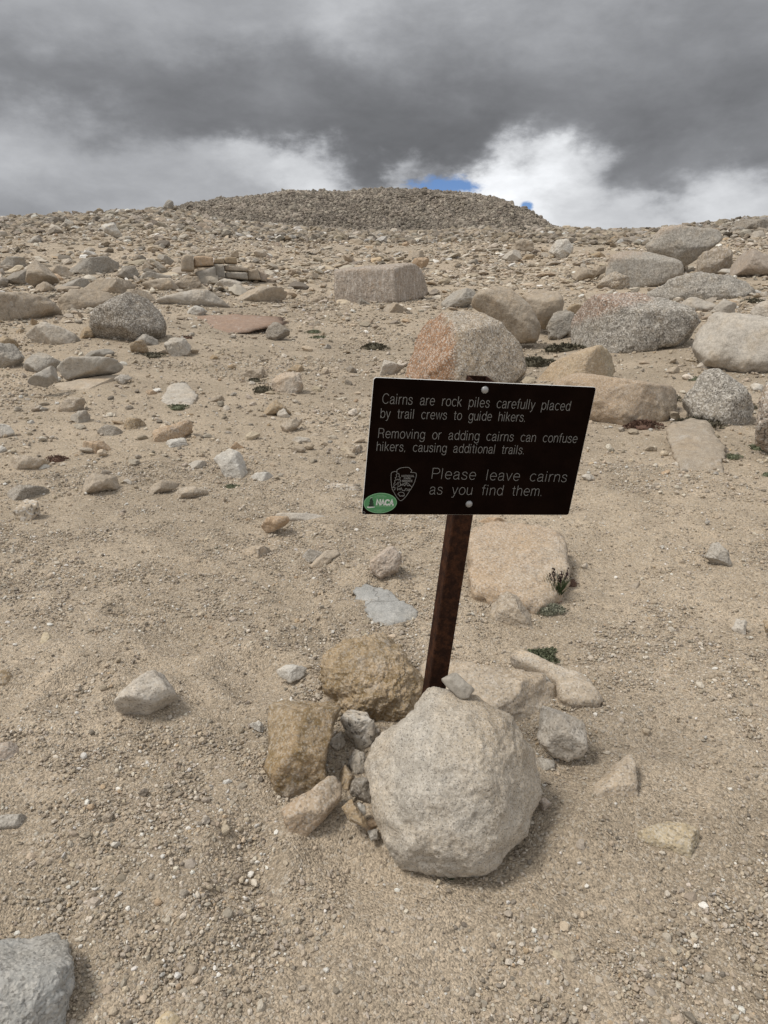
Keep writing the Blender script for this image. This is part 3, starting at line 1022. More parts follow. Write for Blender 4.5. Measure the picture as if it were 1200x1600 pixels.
    R('stone', 'rounded ochre stone on the left sand', 'orange', 'gr', '128,702 137,691 160,688 172,693 167,705 143,709', L='the ochre stone')
    R('stone', 'grey brown lens shaped stone behind the ochre one', 'dark', 'gr', '152,670 167,663 192,669 190,677 167,681')
    R('stone', 'brown humped stone beside the lens shaped one', 'brown', 'gr', '191,662 207,652 227,654 229,664 213,670 197,668')
    R('stone', 'grey flat stone, lower of two behind the lens shaped one', 'grey', 'fi', '105,653 123,641 143,643 147,653 130,660')
    R('stone', 'tan stone, upper of two behind the lens shaped one', 'tan', 'gr', '90,634 110,620 132,623 133,635 113,643 92,642', L='the upper tan stone')
    R('stone', 'long tan stone with a dark red plant at its right end', 'tan', 'gr', '15,728 43,717 72,711 79,720 63,735 37,735', L='the stone with the red plant')
    R('stone', 'white wedge at the left edge of the middle sand', 'white', 'fi', '-15,665 10,662 24,677 5,681 -15,686')
    R('stone', 'small white stone at the left edge, below the white wedge', 'white', 'fi', '-8,700 3,696 11,703 0,708')
    R('flat_rock', 'round white slab flush with sand, plant at its foot', 'pale', 'gr', '252,613 267,600 290,597 309,610 293,627 267,631', sub=5, t=.9, k=.2, b=.2, n=0, p=2.6, a=.1, L='the round white slab')
    R('stone', 'small tan stone right of the round white slab', 'tan', 'fi', '325,623 337,617 351,620 333,627')
    R('flat_rock', 'long grey slab resting on another slab, at left', 'grey', 'fi', '90,573 107,559 133,557 177,561 190,568 180,580 143,587 103,594', sub=5, t=.35, k=.8, b=.3, n=3, a=.08, p=3, L='the long grey slab', gy=596)
    R('flat_rock', 'grey plank of rock leaning on the left end of the long grey slab', 'grey', 'fi', '43,608 80,572 90,576 91,587 63,612', sub=5, t=.3, k=.6, n=3, a=.06, p=3.4)
    R('flat_rock', 'buried flat slab under the long grey one', 'tan', 'fi', '83,602 133,590 185,586 165,600 123,610 90,611', sub=5, t=.9, k=.14, b=.1, n=1, a=.08)
    R('flat_rock', 'dull slab behind the long grey one, left of two', 'grey', 'gr', '37,572 67,551 97,557 87,572 60,581', t=.6)
    R('flat_rock', 'dull slab behind the long grey one, right of two', 'grey', 'fi', '133,557 167,545 179,550 168,559', t=.6)
    R('stone', 'small pale stone at the right foot of the long grey slab', 'pale', 'gr', '178,590 195,585 207,588 192,600')
    R('rock', 'pale grey rock cut by the left edge, middle distance', 'grey', 'gr', '-25,545 17,536 38,557 20,570 -25,575', sub=5, L='the left edge rock')
    R('rock', 'brownish rock behind the pale grey one at the left edge', 'brown', 'gr', '-20,530 10,524 30,532 25,545 -20,548')
    R('boulder', 'dark speckled boulder standing alone on the left slope', 'dark', 'sp', '140,500 150,478 182,463 200,456 232,463 253,487 260,503 253,515 213,528 180,533 150,527', sub=5, t=.2, k=.85, b=.4, n=1, a=.09, p=3, hd=26, cuts=((-.62, -.25, .74, .80), (.5, .45, .75, .80)), L='the dark speckled boulder', seed=5)
    R('flat_rock', 'pale overhanging slab left of the dark speckled boulder', 'pale', 'fi', '42,512 67,503 97,510 123,528 113,538 80,538 55,528', sub=5, t=.45, n=4, a=.1, L='the pale overhanging slab')
    R('rock', 'brown rock wedged between the pale slab and the dark speckled boulder', 'brown', 'gr', '125,522 140,510 150,525 145,529 128,529')
    R('rock', 'small grey rock, upper of a leaning pair by the dark speckled boulder', 'grey', 'gr', '210,528 222,522 248,532 247,540 230,540')
    R('rock', 'small brownish rock, lower of a leaning pair by the dark speckled boulder', 'brown', 'gr', '203,536 213,531 233,543 228,552 205,549')
    R('rock', 'pale cube like rock right of the leaning pair', 'pale', 'gr', '257,541 267,528 287,527 299,540 293,552 270,556', sub=5, n=6, L='the pale cube like rock')
    R('flat_rock', 'flat chip under the pale cube like rock', 'tan', 'fi', '238,547 262,545 272,553 245,552', t=.7)
    R('flat_rock', 'rust red flat slab in the middle distance', 'red', 'fi', '316,510 335,496 400,490 447,494 445,505 400,516 340,521', sub=5, t=.9, k=.10, b=0, n=0, a=.10, p=3, L='the rust red slab')
    R('rock', 'dark pyramid shaped rock right of the rust red slab', 'dark', 'gr', '415,523 428,503 452,523 430,531', sub=5, n=5, p=3.2, L='the dark pyramid rock')
    R('rock', 'cracked pale rock with black cushion plants at its left', 'pale', 'oran', '424,588 447,581 472,582 474,600 460,614 430,613', sub=5, n=4, L='the cracked pale rock')
    R('stone', 'tan stone behind the cracked pale rock', 'tan', 'fi', '377,583 397,575 415,580 410,590 387,589')
    R('stone', 'brown topped stone at the upper right of the cracked pale rock', 'brown', 'gr', '449,577 462,569 476,575 460,581')
    R('stone', 'small flat stone two lengths right of the cracked pale rock', 'tan', 'fi', '497,583 507,576 518,579 508,585')
    R('stone', 'brown stone in front of the cracked pale rock, long one', 'brown', 'gr', '410,641 433,625 453,626 458,632 440,641 415,647', L='the long brown stone')
    R('stone', 'small pale round stone touching the long brown one', 'pale', 'fi', '432,645 443,637 453,643 447,652 435,652')
    R('stone', 'low tan mound of rock in front of the long brown stone', 'tan', 'gr', '438,669 457,654 472,657 463,670 447,675', b=.6)
    R('stone', 'short pale rod of stone on the sand left of the sign', 'pale', 'fi', '457,687 467,682 485,685 483,690 463,691', n=1)
    R('flat_rock', 'pale sliver almost covered by sand near the short pale rod', 'tan', 'fi', '483,672 492,669 501,682 494,687', t=.9, k=.2, b=.1)
    R('stone', 'low lumpy tan stone just left of the sign panel', 'tan', 'sp', '538,710 553,695 567,697 563,707 547,713', b=.6)
    R('flat_rock', 'gritty ledge barely out of the sand left of the sign panel', 'tan', 'sp', '508,760 530,751 562,752 567,764 530,770', t=.9, k=.2, b=.1)
    R('stone', 'long thin pale stone like a rod, left of the post', 'pale', 'fi', '430,802 450,801 500,803 504,809 487,814 450,813', n=1, a=.08, L='the long thin rod stone')
    R('stone', 'orange tan stone touching the left end of the long thin rod', 'orange', 'fi', '408,828 423,808 443,806 452,815 433,827 413,833')
    R('stone', 'brown tan oval stone below the long thin rod', 'tan', 'gr', '374,863 387,853 413,852 426,860 413,870 383,872')
    R('stone', 'dark grey round stone, left of a touching pair', 'dark', 'gr', '472,868 480,857 500,857 507,864 490,876 475,878')
    R('stone', 'pale tan stone, right of a touching pair', 'tan', 'fi', '485,880 510,863 528,859 531,867 513,881 493,886')
    # ---- the left outcrop
    R('boulder', 'broad rounded outcrop hump at the left edge', 'tan', 'gr', '-60,470 0,457 43,456 77,465 96,481 57,492 10,497 -60,497', sub=5, t=.3, k=.9, b=.5, n=2, a=.1, L='the rounded outcrop hump')
    R('boulder', 'rounded ledge right of the outcrop hump', 'tan', 'fi', '90,470 110,453 143,451 173,458 178,468 147,481 100,485', sub=5, t=.3, b=.5, n=2, a=.1, L='the rounded ledge')
    R('rock', 'pointed split outcrop block on the far left', 'tan', 'gr', '40,440 43,418 55,406 77,423 92,440 62,450', sub=5, t=.2, n=5, a=.08, L='the split outcrop block')
    R('rock', 'dark lump left of the split outcrop block', 'dark', 'gr', '8,440 18,425 33,421 48,428 56,442 30,446', t=.2)
    R('flat_rock', 'tilted flat topped slab right of the split outcrop block', 'tan', 'fi', '72,414 105,414 114,428 100,433 84,431', t=.2, p=3.5)
    R('flat_rock', 'tan slab lying in front of the split outcrop block', 'tan', 'fi', '52,452 60,445 85,440 90,450 70,456', t=.3)
    R('rock', 'low round rock above the rounded ledge', 'grey', 'gr', '87,450 110,434 133,437 141,448 100,455', t=.3)
    R('rock', 'small dark blocky rock at the far left edge', 'dark', 'gr', '-10,440 4,432 14,438 12,449 -10,450', t=.2)
    R('boulder', 'flat bedrock ledge behind the dark speckled boulder, widest one', 'tan', 'gr', '160,464 185,456 225,452 264,456 270,468 232,474 190,474', sub=5, t=.25, n=5, p=4, a=.12, hd=26)
    R('boulder', 'cracked bedrock ledge right above the rounded ledge', 'tan', 'fi', '118,452 140,440 178,434 214,440 222,451 170,459 130,458', sub=5, t=.2, n=5, p=4, a=.12, hd=26)
    R('boulder', 'grey bedrock ledge sloping from the split block towards the jointed wall', 'grey', 'gr', '108,420 130,404 166,400 186,410 180,424 140,428', sub=5, t=.15, n=5, p=4, a=.12, hd=26)
    R('rock', 'dark squared bedrock piece between the ledges and the jointed wall', 'dark', 'gr', '184,430 192,416 210,415 218,428 205,437', sub=4, t=.1, n=5, p=4.5, hd=30)
    R('flat_rock', 'long pale bedrock sheet below the jointed wall', 'pale', 'fi', '252,464 296,452 346,452 356,463 300,471', sub=5, t=.5, n=3, a=.1)
    R('flat_rock', 'tan bedrock sheet right of the long pale one, below the wall end', 'tan', 'fi', '370,460 402,447 442,449 448,459 396,467', sub=5, t=.5, n=3, a=.1)
    R('rock', 'grey bedrock lump on the far left slope above the split block', 'grey', 'fi', '0,412 14,400 38,402 40,414 16,420', t=.15, n=6, p=4)
    # ---- the jointed wall
    for pt, lb, cc in (('283,424 283,405 291,398 301,400 303,424', 'upright rounded block at the left end of the jointed rock wall', 'tan'),
                       ('303,418 304,401 318,400 332,403 333,416', 'long tan block on top of the jointed rock wall', 'orange'),
                       ('334,413 336,405 350,404 350,412', 'thin brown block second from right on top of the jointed wall', 'brown'),
                       ('351,412 352,402 369,402 370,413', 'small dark block at the right end of the wall top', 'brown'),
                       ('306,424 335,417 338,441 318,444', 'broad grey front face block in the jointed wall', 'grey'),
                       ('334,413 349,414 352,435 339,436', 'narrow grey block in the middle of the jointed wall', 'grey'),
                       ('351,415 387,419 386,425 352,424', 'thin tan capstone in the right half of the jointed wall', 'tan'),
                       ('352,426 385,426 386,438 353,436', 'wide grey base block under the thin capstone', 'grey'),
                       ('387,424 402,420 407,438 388,438', 'pale ribbed block near the right end of the jointed wall', 'tan'),
                       ('404,423 418,429 416,440 408,439', 'last low block at the right end of the jointed wall', 'pink')):
        q = parse(pt)
        q = q.mean(0) + (q - q.mean(0)) * 1.06
        R('rock_block', lb, cc, 'fi', q, sub=4, t=.05, k=1.9, b=.3, p=9, n=0, a=.03, hd=30, gy=441, L='the jointed rock wall' if 'narrow' in lb else None)
    R('boulder', 'rounded tan boulder in front of the jointed wall', 'tan', 'fi', '268,444 290,430 310,431 316,444 300,452', sub=5, t=.3, n=2, L='the rounded tan boulder')
    R('flat_rock', 'wide flat tan slab left of the rounded tan boulder', 'tan', 'fi', '222,443 253,434 281,440 247,453 230,453', sub=4, t=.4, n=2)
    R('rock', 'pale low rock at the foot of the jointed wall', 'pale', 'fi', '336,444 352,435 376,436 378,448 345,450', t=.4)
    R('rock', 'dark grey rock above the flat tan slab', 'dark', 'fi', '207,408 215,398 227,400 230,409', t=.3)
    R('rock', 'squat brown rock left of the jointed wall', 'tan', 'gr', '222,420 228,409 241,411 243,422', t=.3)
    R('rock', 'leaning plate in the stack left of the jointed wall', 'grey', 'fi', '245,400 250,397 272,412 268,420', t=.2)
    R('rock', 'second leaning plate below the first, left of the jointed wall', 'grey', 'fi', '240,410 247,408 262,424 255,428', t=.2)
    R('rock', 'wide layered ledge left of the rounded tan boulder', 'grey', 'fi', '215,432 240,424 265,426 268,434 240,436', t=.3)
    R('flat_rock', 'pale low slab between the outcrop and the rust red slab', 'white', 'fi', '292,482 310,477 324,480 312,491 296,492', t=.6)
    R('rock', 'pale topped slanting rock high on the left skyline slope', 'white', 'fi', '158,353 168,349 180,355 191,370 186,373 168,366', t=.2, n=4, L='the pale slanting rock')
    R('rock', 'jagged rock pinnacle standing on the left skyline', 'grey', 'gr', '252,331 255,318 262,312 270,312 272,319 268,331', t=.0, k=.8, n=5, a=.3, L='the jagged pinnacle')
    R('rock', 'blocky dark rock on the left skyline left of the pinnacle', 'dark', 'gr', '66,350 70,341 86,338 100,342 100,350', t=.1, p=4)
    R('rock', 'pale blocky rock below the left skyline', 'pale', 'fi', '97,352 103,344 114,346 116,355 104,357', t=.2)
    R('flat_rock', 'long flat slab on the sandy far left slope', 'grey', 'fi', '37,375 50,367 68,372 74,377 52,379', t=.4)
    # ---- the centre
    R('boulder', 'large flat topped block with pinkish banded face, middle distance', 'pink', 'vein', '522,425 533,419 627,411 647,415 660,430 666,453 640,463 602,468 560,473 527,470', sub=5, t=.05, k=.95, b=.55, p=4.5, n=0, a=.06, cuts=((-.12, .12, .985, .58), (.75, .1, .65, .72), (-.05, .97, .25, .60)), L='the large banded block', seed=3)
    R('flat_rock', 'dark flat slab at the foot of the large banded block', 'dark', 'gr', '546,473 566,466 592,467 574,476', t=.5)
    R('flat_rock', 'tan flat slab in front of the large banded block', 'tan', 'fi', '598,478 613,472 644,480 607,489', t=.6)
    R('rock', 'conical tan rock left of the large banded block', 'tan', 'fi', '474,436 485,423 499,434', t=.2)
    R('boulder', 'big speckled boulder with orange left face behind the sign top', 'tan', 'oranleft', '638,592 645,560 657,520 680,500 720,487 760,488 793,520 812,545 822,575 800,595 740,605 680,605', sub=5, t=.25, k=.9, b=.4, n=1, a=.07, p=3.2, hd=34, cuts=((-.80, .22, .56, .62), (.1, .75, .65, .80), (.55, .1, .83, .84)), L='the orange faced boulder', seed=8)
    R('boulder', 'smooth leaning tan boulder on the shoulder of the orange faced one', 'tan', 'gr', '737,480 747,460 773,447 800,455 830,487 845,515 837,535 807,538 783,520 755,492', sub=5, t=.2, k=.8, b=.2, n=2, a=.07, L='the smooth leaning boulder', gy=545)
    R('rock', 'flat grey rock behind the orange faced boulder', 'grey', 'fi', '690,471 707,457 737,450 748,462 720,478 693,481', sub=5, t=.4, L='the flat grey rock')
    R('rock', 'round pale stone in front left of the orange faced boulder', 'pale', 'gr', '593,575 607,562 630,572 628,582 603,586', sub=5)
    R('boulder', 'rounded tan boulder standing behind the smooth leaning one', 'tan', 'fi', '815,465 840,452 870,455 881,473 873,497 853,515 843,512 825,490', sub=5, t=.2, n=2, a=.08, gy=525)
    R('rock', 'dark narrow rock leaning between two boulders', 'grey', 'fi', '853,513 865,493 883,484 897,492 890,517 870,530 857,528', sub=5, t=.15, n=2, L='the dark leaning rock')
    R('rock', 'small brown rock above the dark leaning one', 'brown', 'gr', '880,484 897,473 911,477 903,491', t=.2)
    R('flat_rock', 'short tan slab tilted on rocks left of the red topped boulder', 'tan', 'fi', '912,468 927,457 945,460 930,471', t=.2)
    # ---- the boulder field at right
    R('boulder', 'very large speckled boulder with a red stain on top', 'grey', 'redtop', '895,500 910,480 960,463 1017,457 1053,468 1085,490 1090,507 1067,530 1013,548 967,544 910,528', sub=5, t=.2, k=.9, b=.4, n=2, a=.10, p=3, hd=26, cuts=((.1, .80, .60, .66), (.25, -.2, .94, .80), (-.7, .2, .68, .95)), L='the red topped boulder', seed=4)
    R('boulder', 'blocky boulder stepping down under the tilted skyline boulder', 'grey', 'rusttop', '945,440 950,400 973,392 1013,394 1063,409 1068,428 1033,441 980,449', sub=5, t=.1, k=.9, p=4, n=1, a=.07, cuts=((.1, .9, .4, .62),), L='the blocky boulder')
    R('boulder', 'small round boulder at the left foot of the blocky boulder', 'tan', 'sp', '932,445 938,430 962,424 982,432 984,446 955,452', sub=5, t=.2, b=.5)
    R('boulder', 'huge tilted boulder on the right skyline', 'grey', 'rusttop', '1010,388 1033,357 1063,351 1120,361 1129,377 1113,391 1067,417 1047,408 1017,400', sub=5, t=.0, k=.85, b=.2, n=1, a=.09, p=3.4, hd=26, cuts=((.2, .85, .45, .72), (.3, -.5, .8, .8)), gy=428, L='the tilted skyline boulder', seed=6)
    R('boulder', 'ribbed boulder just right of the tilted skyline boulder', 'tan', 'vein', '1084,428 1097,403 1127,386 1141,390 1145,412 1133,428 1100,431', sub=5, t=.1, L='the ribbed boulder')
    R('boulder', 'broad pinkish boulder at the right edge under the skyline', 'pink', 'gr', '1140,405 1173,389 1215,400 1230,415 1225,428 1155,428', sub=5, t=.2, n=2, a=.08, L='the broad pinkish boulder')
    R('boulder', 'long low layered boulder above the red topped one', 'grey', 'sp', '1010,455 1040,437 1100,425 1153,427 1178,443 1167,462 1100,468 1053,465', sub=5, t=.35, k=.7, n=2, a=.14, L='the long layered boulder')
    R('flat_rock', 'pale slab right of the red topped boulder', 'pale', 'fi', '1060,474 1100,464 1121,472 1100,485 1070,487', t=.4, L='the pale slab')
    R('rock', 'pale grey angular rock beside the pale slab', 'pale', 'fi', '1108,487 1130,467 1151,473 1147,493', t=.3)
    R('rock', 'small white rock at the left foot of the broad pinkish boulder', 'white', 'fi', '1123,425 1130,420 1150,421 1158,428 1140,430', t=.3)
    R('rock', 'pale grey boulder fragment cut by the right edge', 'pale', 'gr', '1172,482 1187,470 1225,468 1225,500 1180,499', sub=5, t=.3)
    R('boulder', 'large smooth pale boulder cut by the right edge', 'pale', 'gr', '1082,545 1090,517 1110,488 1150,492 1230,508 1250,575 1160,580 1100,567', sub=5, t=.2, k=.9, b=.4, n=1, a=.09, p=3.4, hd=26, cuts=((-.5, .4, .75, .85), (.1, .8, .6, .70)), L='the smooth pale boulder')
    R('boulder', 'tilted speckled boulder with moss along its lower edge', 'grey', 'sp', '1067,625 1100,583 1120,576 1157,603 1178,630 1167,650 1133,668 1087,652', sub=5, t=.25, k=.9, b=.4, n=2, a=.1, L='the mossy edged boulder', seed=9)
    R('boulder', 'tall pinkish boulder at the right edge, nearest one', 'pink', 'sp', '1180,690 1183,640 1195,610 1225,595 1245,700 1200,705', sub=5, t=.2, L='the tall edge boulder')
    R('boulder', 'yellow grey boulder behind the sign top', 'yellow', 'oran', '845,585 873,560 917,539 947,558 961,572 927,584 873,599', sub=5, t=.35, k=.75, n=2, a=.1, L='the yellow grey boulder')
    R('boulder', 'flat topped orange tan boulder at the right of the sign', 'tan', 'oran', '860,605 913,582 1007,582 1058,592 1047,613 1013,648 980,659 960,664 923,657 880,645', sub=5, t=.3, k=.85, b=.4, n=1, a=.08, p=3, cuts=((.1, .93, .35, .55), (.6, -.2, .77, .9)), L='the flat topped orange boulder')
    R('boulder', 'half buried smooth tan boulder below the mossy edged one', 'tan', 'fi', '1040,662 1067,654 1107,657 1134,678 1131,697 1117,717 1087,711 1058,690', sub=5, t=.9, k=.22, b=.1, n=1, a=.14, L='the half buried boulder')
    R('stone', 'flat tan stone on sand above the mossy edged boulder', 'tan', 'fi', '1040,581 1052,573 1062,579 1050,585', t=.5)
    R('stone', 'small pale stone at the foot of the smooth pale boulder', 'pale', 'fi', '1088,570 1098,563 1111,570 1103,576', t=.5)
    R('stone', 'white rounded stone right of the mossy edged boulder', 'white', 'fi', '1172,604 1180,598 1193,603 1190,612 1177,611', t=.4)
    R('rock', 'cube shaped rock in a cluster at the upper right', 'tan', 'fi', '801,391 805,377 820,373 834,379 835,393', sub=4, t=.05, p=5, n=0, L='the cube shaped rock')
    R('rock', 'tilted pale slab in front of the cube shaped rock', 'pale', 'fi', '784,403 798,392 814,390 816,404 800,409', t=.1)
    R('rock', 'dark flat rock right of the cube shaped one', 'brown', 'fi', '814,406 826,397 836,398 832,405', t=.2)
    R('rock', 'rounded pale rock right of the cube shaped cluster', 'white', 'fi', '858,392 868,376 885,373 896,386 892,392 877,403', sub=5, t=.1)
    R('flat_rock', 'brown thin slab left of the blocky boulder', 'brown', 'fi', '915,402 928,393 952,397 950,401', t=.4)
    R('rock', 'low tan rock, left of two below the brown thin slab', 'tan', 'fi', '893,436 905,418 922,420 928,434 905,440', t=.2)
    R('rock', 'wedge tan rock, right of two below the brown thin slab', 'tan', 'fi', '922,437 928,420 946,416 947,426', t=.2)
    R('flat_rock', 'long dark slab on the far right skyline', 'dark', 'gr', '1132,350 1145,342 1185,343 1215,349 1210,358 1160,357', sub=5, t=.0, L='the long skyline slab')
    R('rock', 'round grey rock below the long skyline slab', 'grey', 'fi', '1140,362 1150,354 1163,356 1166,364', t=.1)
    R('rock', 'pale rock at the right edge below the skyline', 'pale', 'fi', '1172,371 1178,361 1192,360 1196,371', t=.1)
    R('rock', 'dark opening sided flat rock in the upper middle slope', 'dark', 'fi', '729,413 738,404 750,406 748,414', t=.2)
    R('rock', 'tan block above the large banded block', 'tan', 'fi', '636,404 641,392 660,391 664,405', t=.1, p=4)
    R('rock', 'pale orange rock at the right shoulder of the large banded block', 'orange', 'fi', '643,414 650,404 669,402 671,413 655,420', t=.1)


SIZEW = ((0, 12, 'tiny'), (12, 20, 'small'), (20, 99, 'broad'))
COLW = {'tan': 'tan', 'grey': 'grey', 'pale': 'pale', 'dark': 'dark grey', 'brown': 'brown', 'pink': 'pinkish', 'orange': 'ochre', 'white': 'whitish'}


def build_scattered():
    """the next largest stones of the slope, each its own object"""
    g = random.Random(11)
    zones = [((100, 310, 372, 450), 26, (14, 30), (.35, .7)), ((0, 420, 345, 440), 40, (8, 24), (.35, .75)), ((400, 900, 356, 480), 40, (8, 20), (.3, .7)), ((880, 1200, 368, 470), 22, (8, 22), (.35, .8)),
             ((0, 560, 470, 700), 30, (9, 20), (.35, .6)), ((850, 1180, 690, 900), 10, (9, 15), (.5, .8)), ((60, 560, 700, 1000), 10, (9, 16), (.5, .8))]
    land = [q for q in PLACED if q[4]]
    used = set()
    for (x0, x1, y0, y1), n, (w0, w1), (h0, h1) in zones:
        k = tries = 0
        while k < n and tries < 4000:
            tries += 1
            x, y = g.uniform(x0, x1), g.uniform(y0, y1)
            w = w0 + (w1 - w0) * g.random() ** 2.2
            if y < 480:
                w *= 0.62 + 0.38 * (y - 345) / 135
            h = w * g.uniform(h0, h1)
            if any(q[0] - w * .6 < x < q[2] + w * .6 and q[1] - h * .7 < y < q[3] + h * .7 for q in PLACED):
                continue
            if y - h * .5 < np.interp(x, [p_[0] for p_ in CREST], [p_[1] for p_ in CREST]) + 3 or (560 < x < 950 and 570 < y < 820):
                continue
            m = g.randint(6, 8)
            an = sorted(2 * math.pi * (i + g.uniform(-.3, .3)) / m for i in range(m))
            sl = g.uniform(-.25, .25)
            pts = np.array([[x + math.cos(a) * w / 2 * g.uniform(.82, 1.1), y - math.sin(a) * h / 2 * g.uniform(.82, 1.1) + sl * math.cos(a) * w / 2] for a in an])
            colour = g.choices(['tan', 'grey', 'pale', 'dark', 'brown', 'pink', 'orange', 'white'], [34, 22, 16, 12, 8, 8, 4, 4])[0]
            flat = w / h
            sh = 'flat' if flat > 2.1 else ('low' if flat > 1.6 else 'blocky')
            sz = 'tiny' if w < 10 else ('small' if w < 15 else 'medium')
            near = sorted(land, key=lambda q: ((q[0] + q[2]) / 2 - x) ** 2 + (1.6 * ((q[1] + q[3]) / 2 - y)) ** 2)[:7]

            def rel(q):
                dx, dy = x - (q[0] + q[2]) / 2, y - (q[1] + q[3]) / 2
                if abs(dx) > (q[2] - q[0]) * .5 and abs(dx) > abs(dy):
                    return ('right of ' if dx > 0 else 'left of ') + q[4]
                return ('below ' if dy > 0 else 'above ') + q[4]
            kind = 'slab' if sh == 'flat' else ('rock' if y < 480 else 'stone')
            cands = ['%s %s %s %s %s' % (sz, sh, COLW[colour], kind, rel(q)) for q in near[:3]]
            cands += ['%s %s %s %s %s and %s' % (sz, sh, COLW[colour], kind, rel(a), rel(b)) for a in near for b in near if a is not b]
            lb = next((c for c in cands if c not in used), None)
            if lb is None:
                continue
            used.add(lb)
            rock('flat_rock' if sh == 'flat' else ('rock' if y < 480 else 'stone'), lb, colour, g.choice(['fi', 'gr', 'gr']), pts, sub=3, t=.3, k=.9, b=.4, n=7, a=.16, p=3.5, hd=26, seed=g.randint(1, 9999), cat=kind)
            k += 1


build_rocks()
build_scattered()


# ------------------------------------------------------------------ the sign
PANEL_W, PANEL_H, PANEL_T = 0.60, 0.3726, 0.003
P_C = Vector((0.25067, 1.87542, CAM_H - 0.36977))
P_X = Vector((0.97715491, 0.20326423, -0.06206397))
P_Z = Vector((0.09192269, -0.14091749, 0.98574463))
P_Y = Vector((-0.19162072, 0.96893029, 0.15638281))       # away from the reader


def uv(px, py):
    """photograph pixel -> millimetre-true place on the face of the panel"""
    d = ray(px, py)
    n = np.array(P_Y)
    c = np.array(P_C)
    q = EYE + d * (((c - EYE) @ n) / (d @ n)) - c
    return float(q @ np.array(P_X)), float(q @ np.array(P_Z))


def curve(pts, n=7, closed=False):
    pts = [np.array(p, float) for p in pts]
    m = len(pts)
    out = []
    rng_ = range(m if closed else m - 1)
    for i in rng_:
        if closed:
            a, b, c, d = pts[(i - 1) % m], pts[i], pts[(i + 1) % m], pts[(i + 2) % m]
        else:
            a, b, c, d = pts[max(i - 1, 0)], pts[i], pts[i + 1], pts[min(i + 2, m - 1)]
        for k in range(n):
            t = k / n
            out.append(.5 * (2 * b + (c - a) * t + (2 * a - 5 * b + 4 * c - d) * t * t + (3 * b - a - 3 * c + d) * t ** 3))
    out.append(pts[0] if closed else pts[-1])
    return out


def _c(*p):
    return curve(p)


def _o(cx, cy, rx, ry, a0=0, a1=360):
    n = max(6, int(abs(a1 - a0) / 15))
    return [np.array([cx + rx * math.cos(rad(a0 + (a1 - a0) * i / n)), cy + ry * math.sin(rad(a0 + (a1 - a0) * i / n))]) for i in range(n + 1)]


def _l(*p):
    return [np.array(q, float) for q in p]


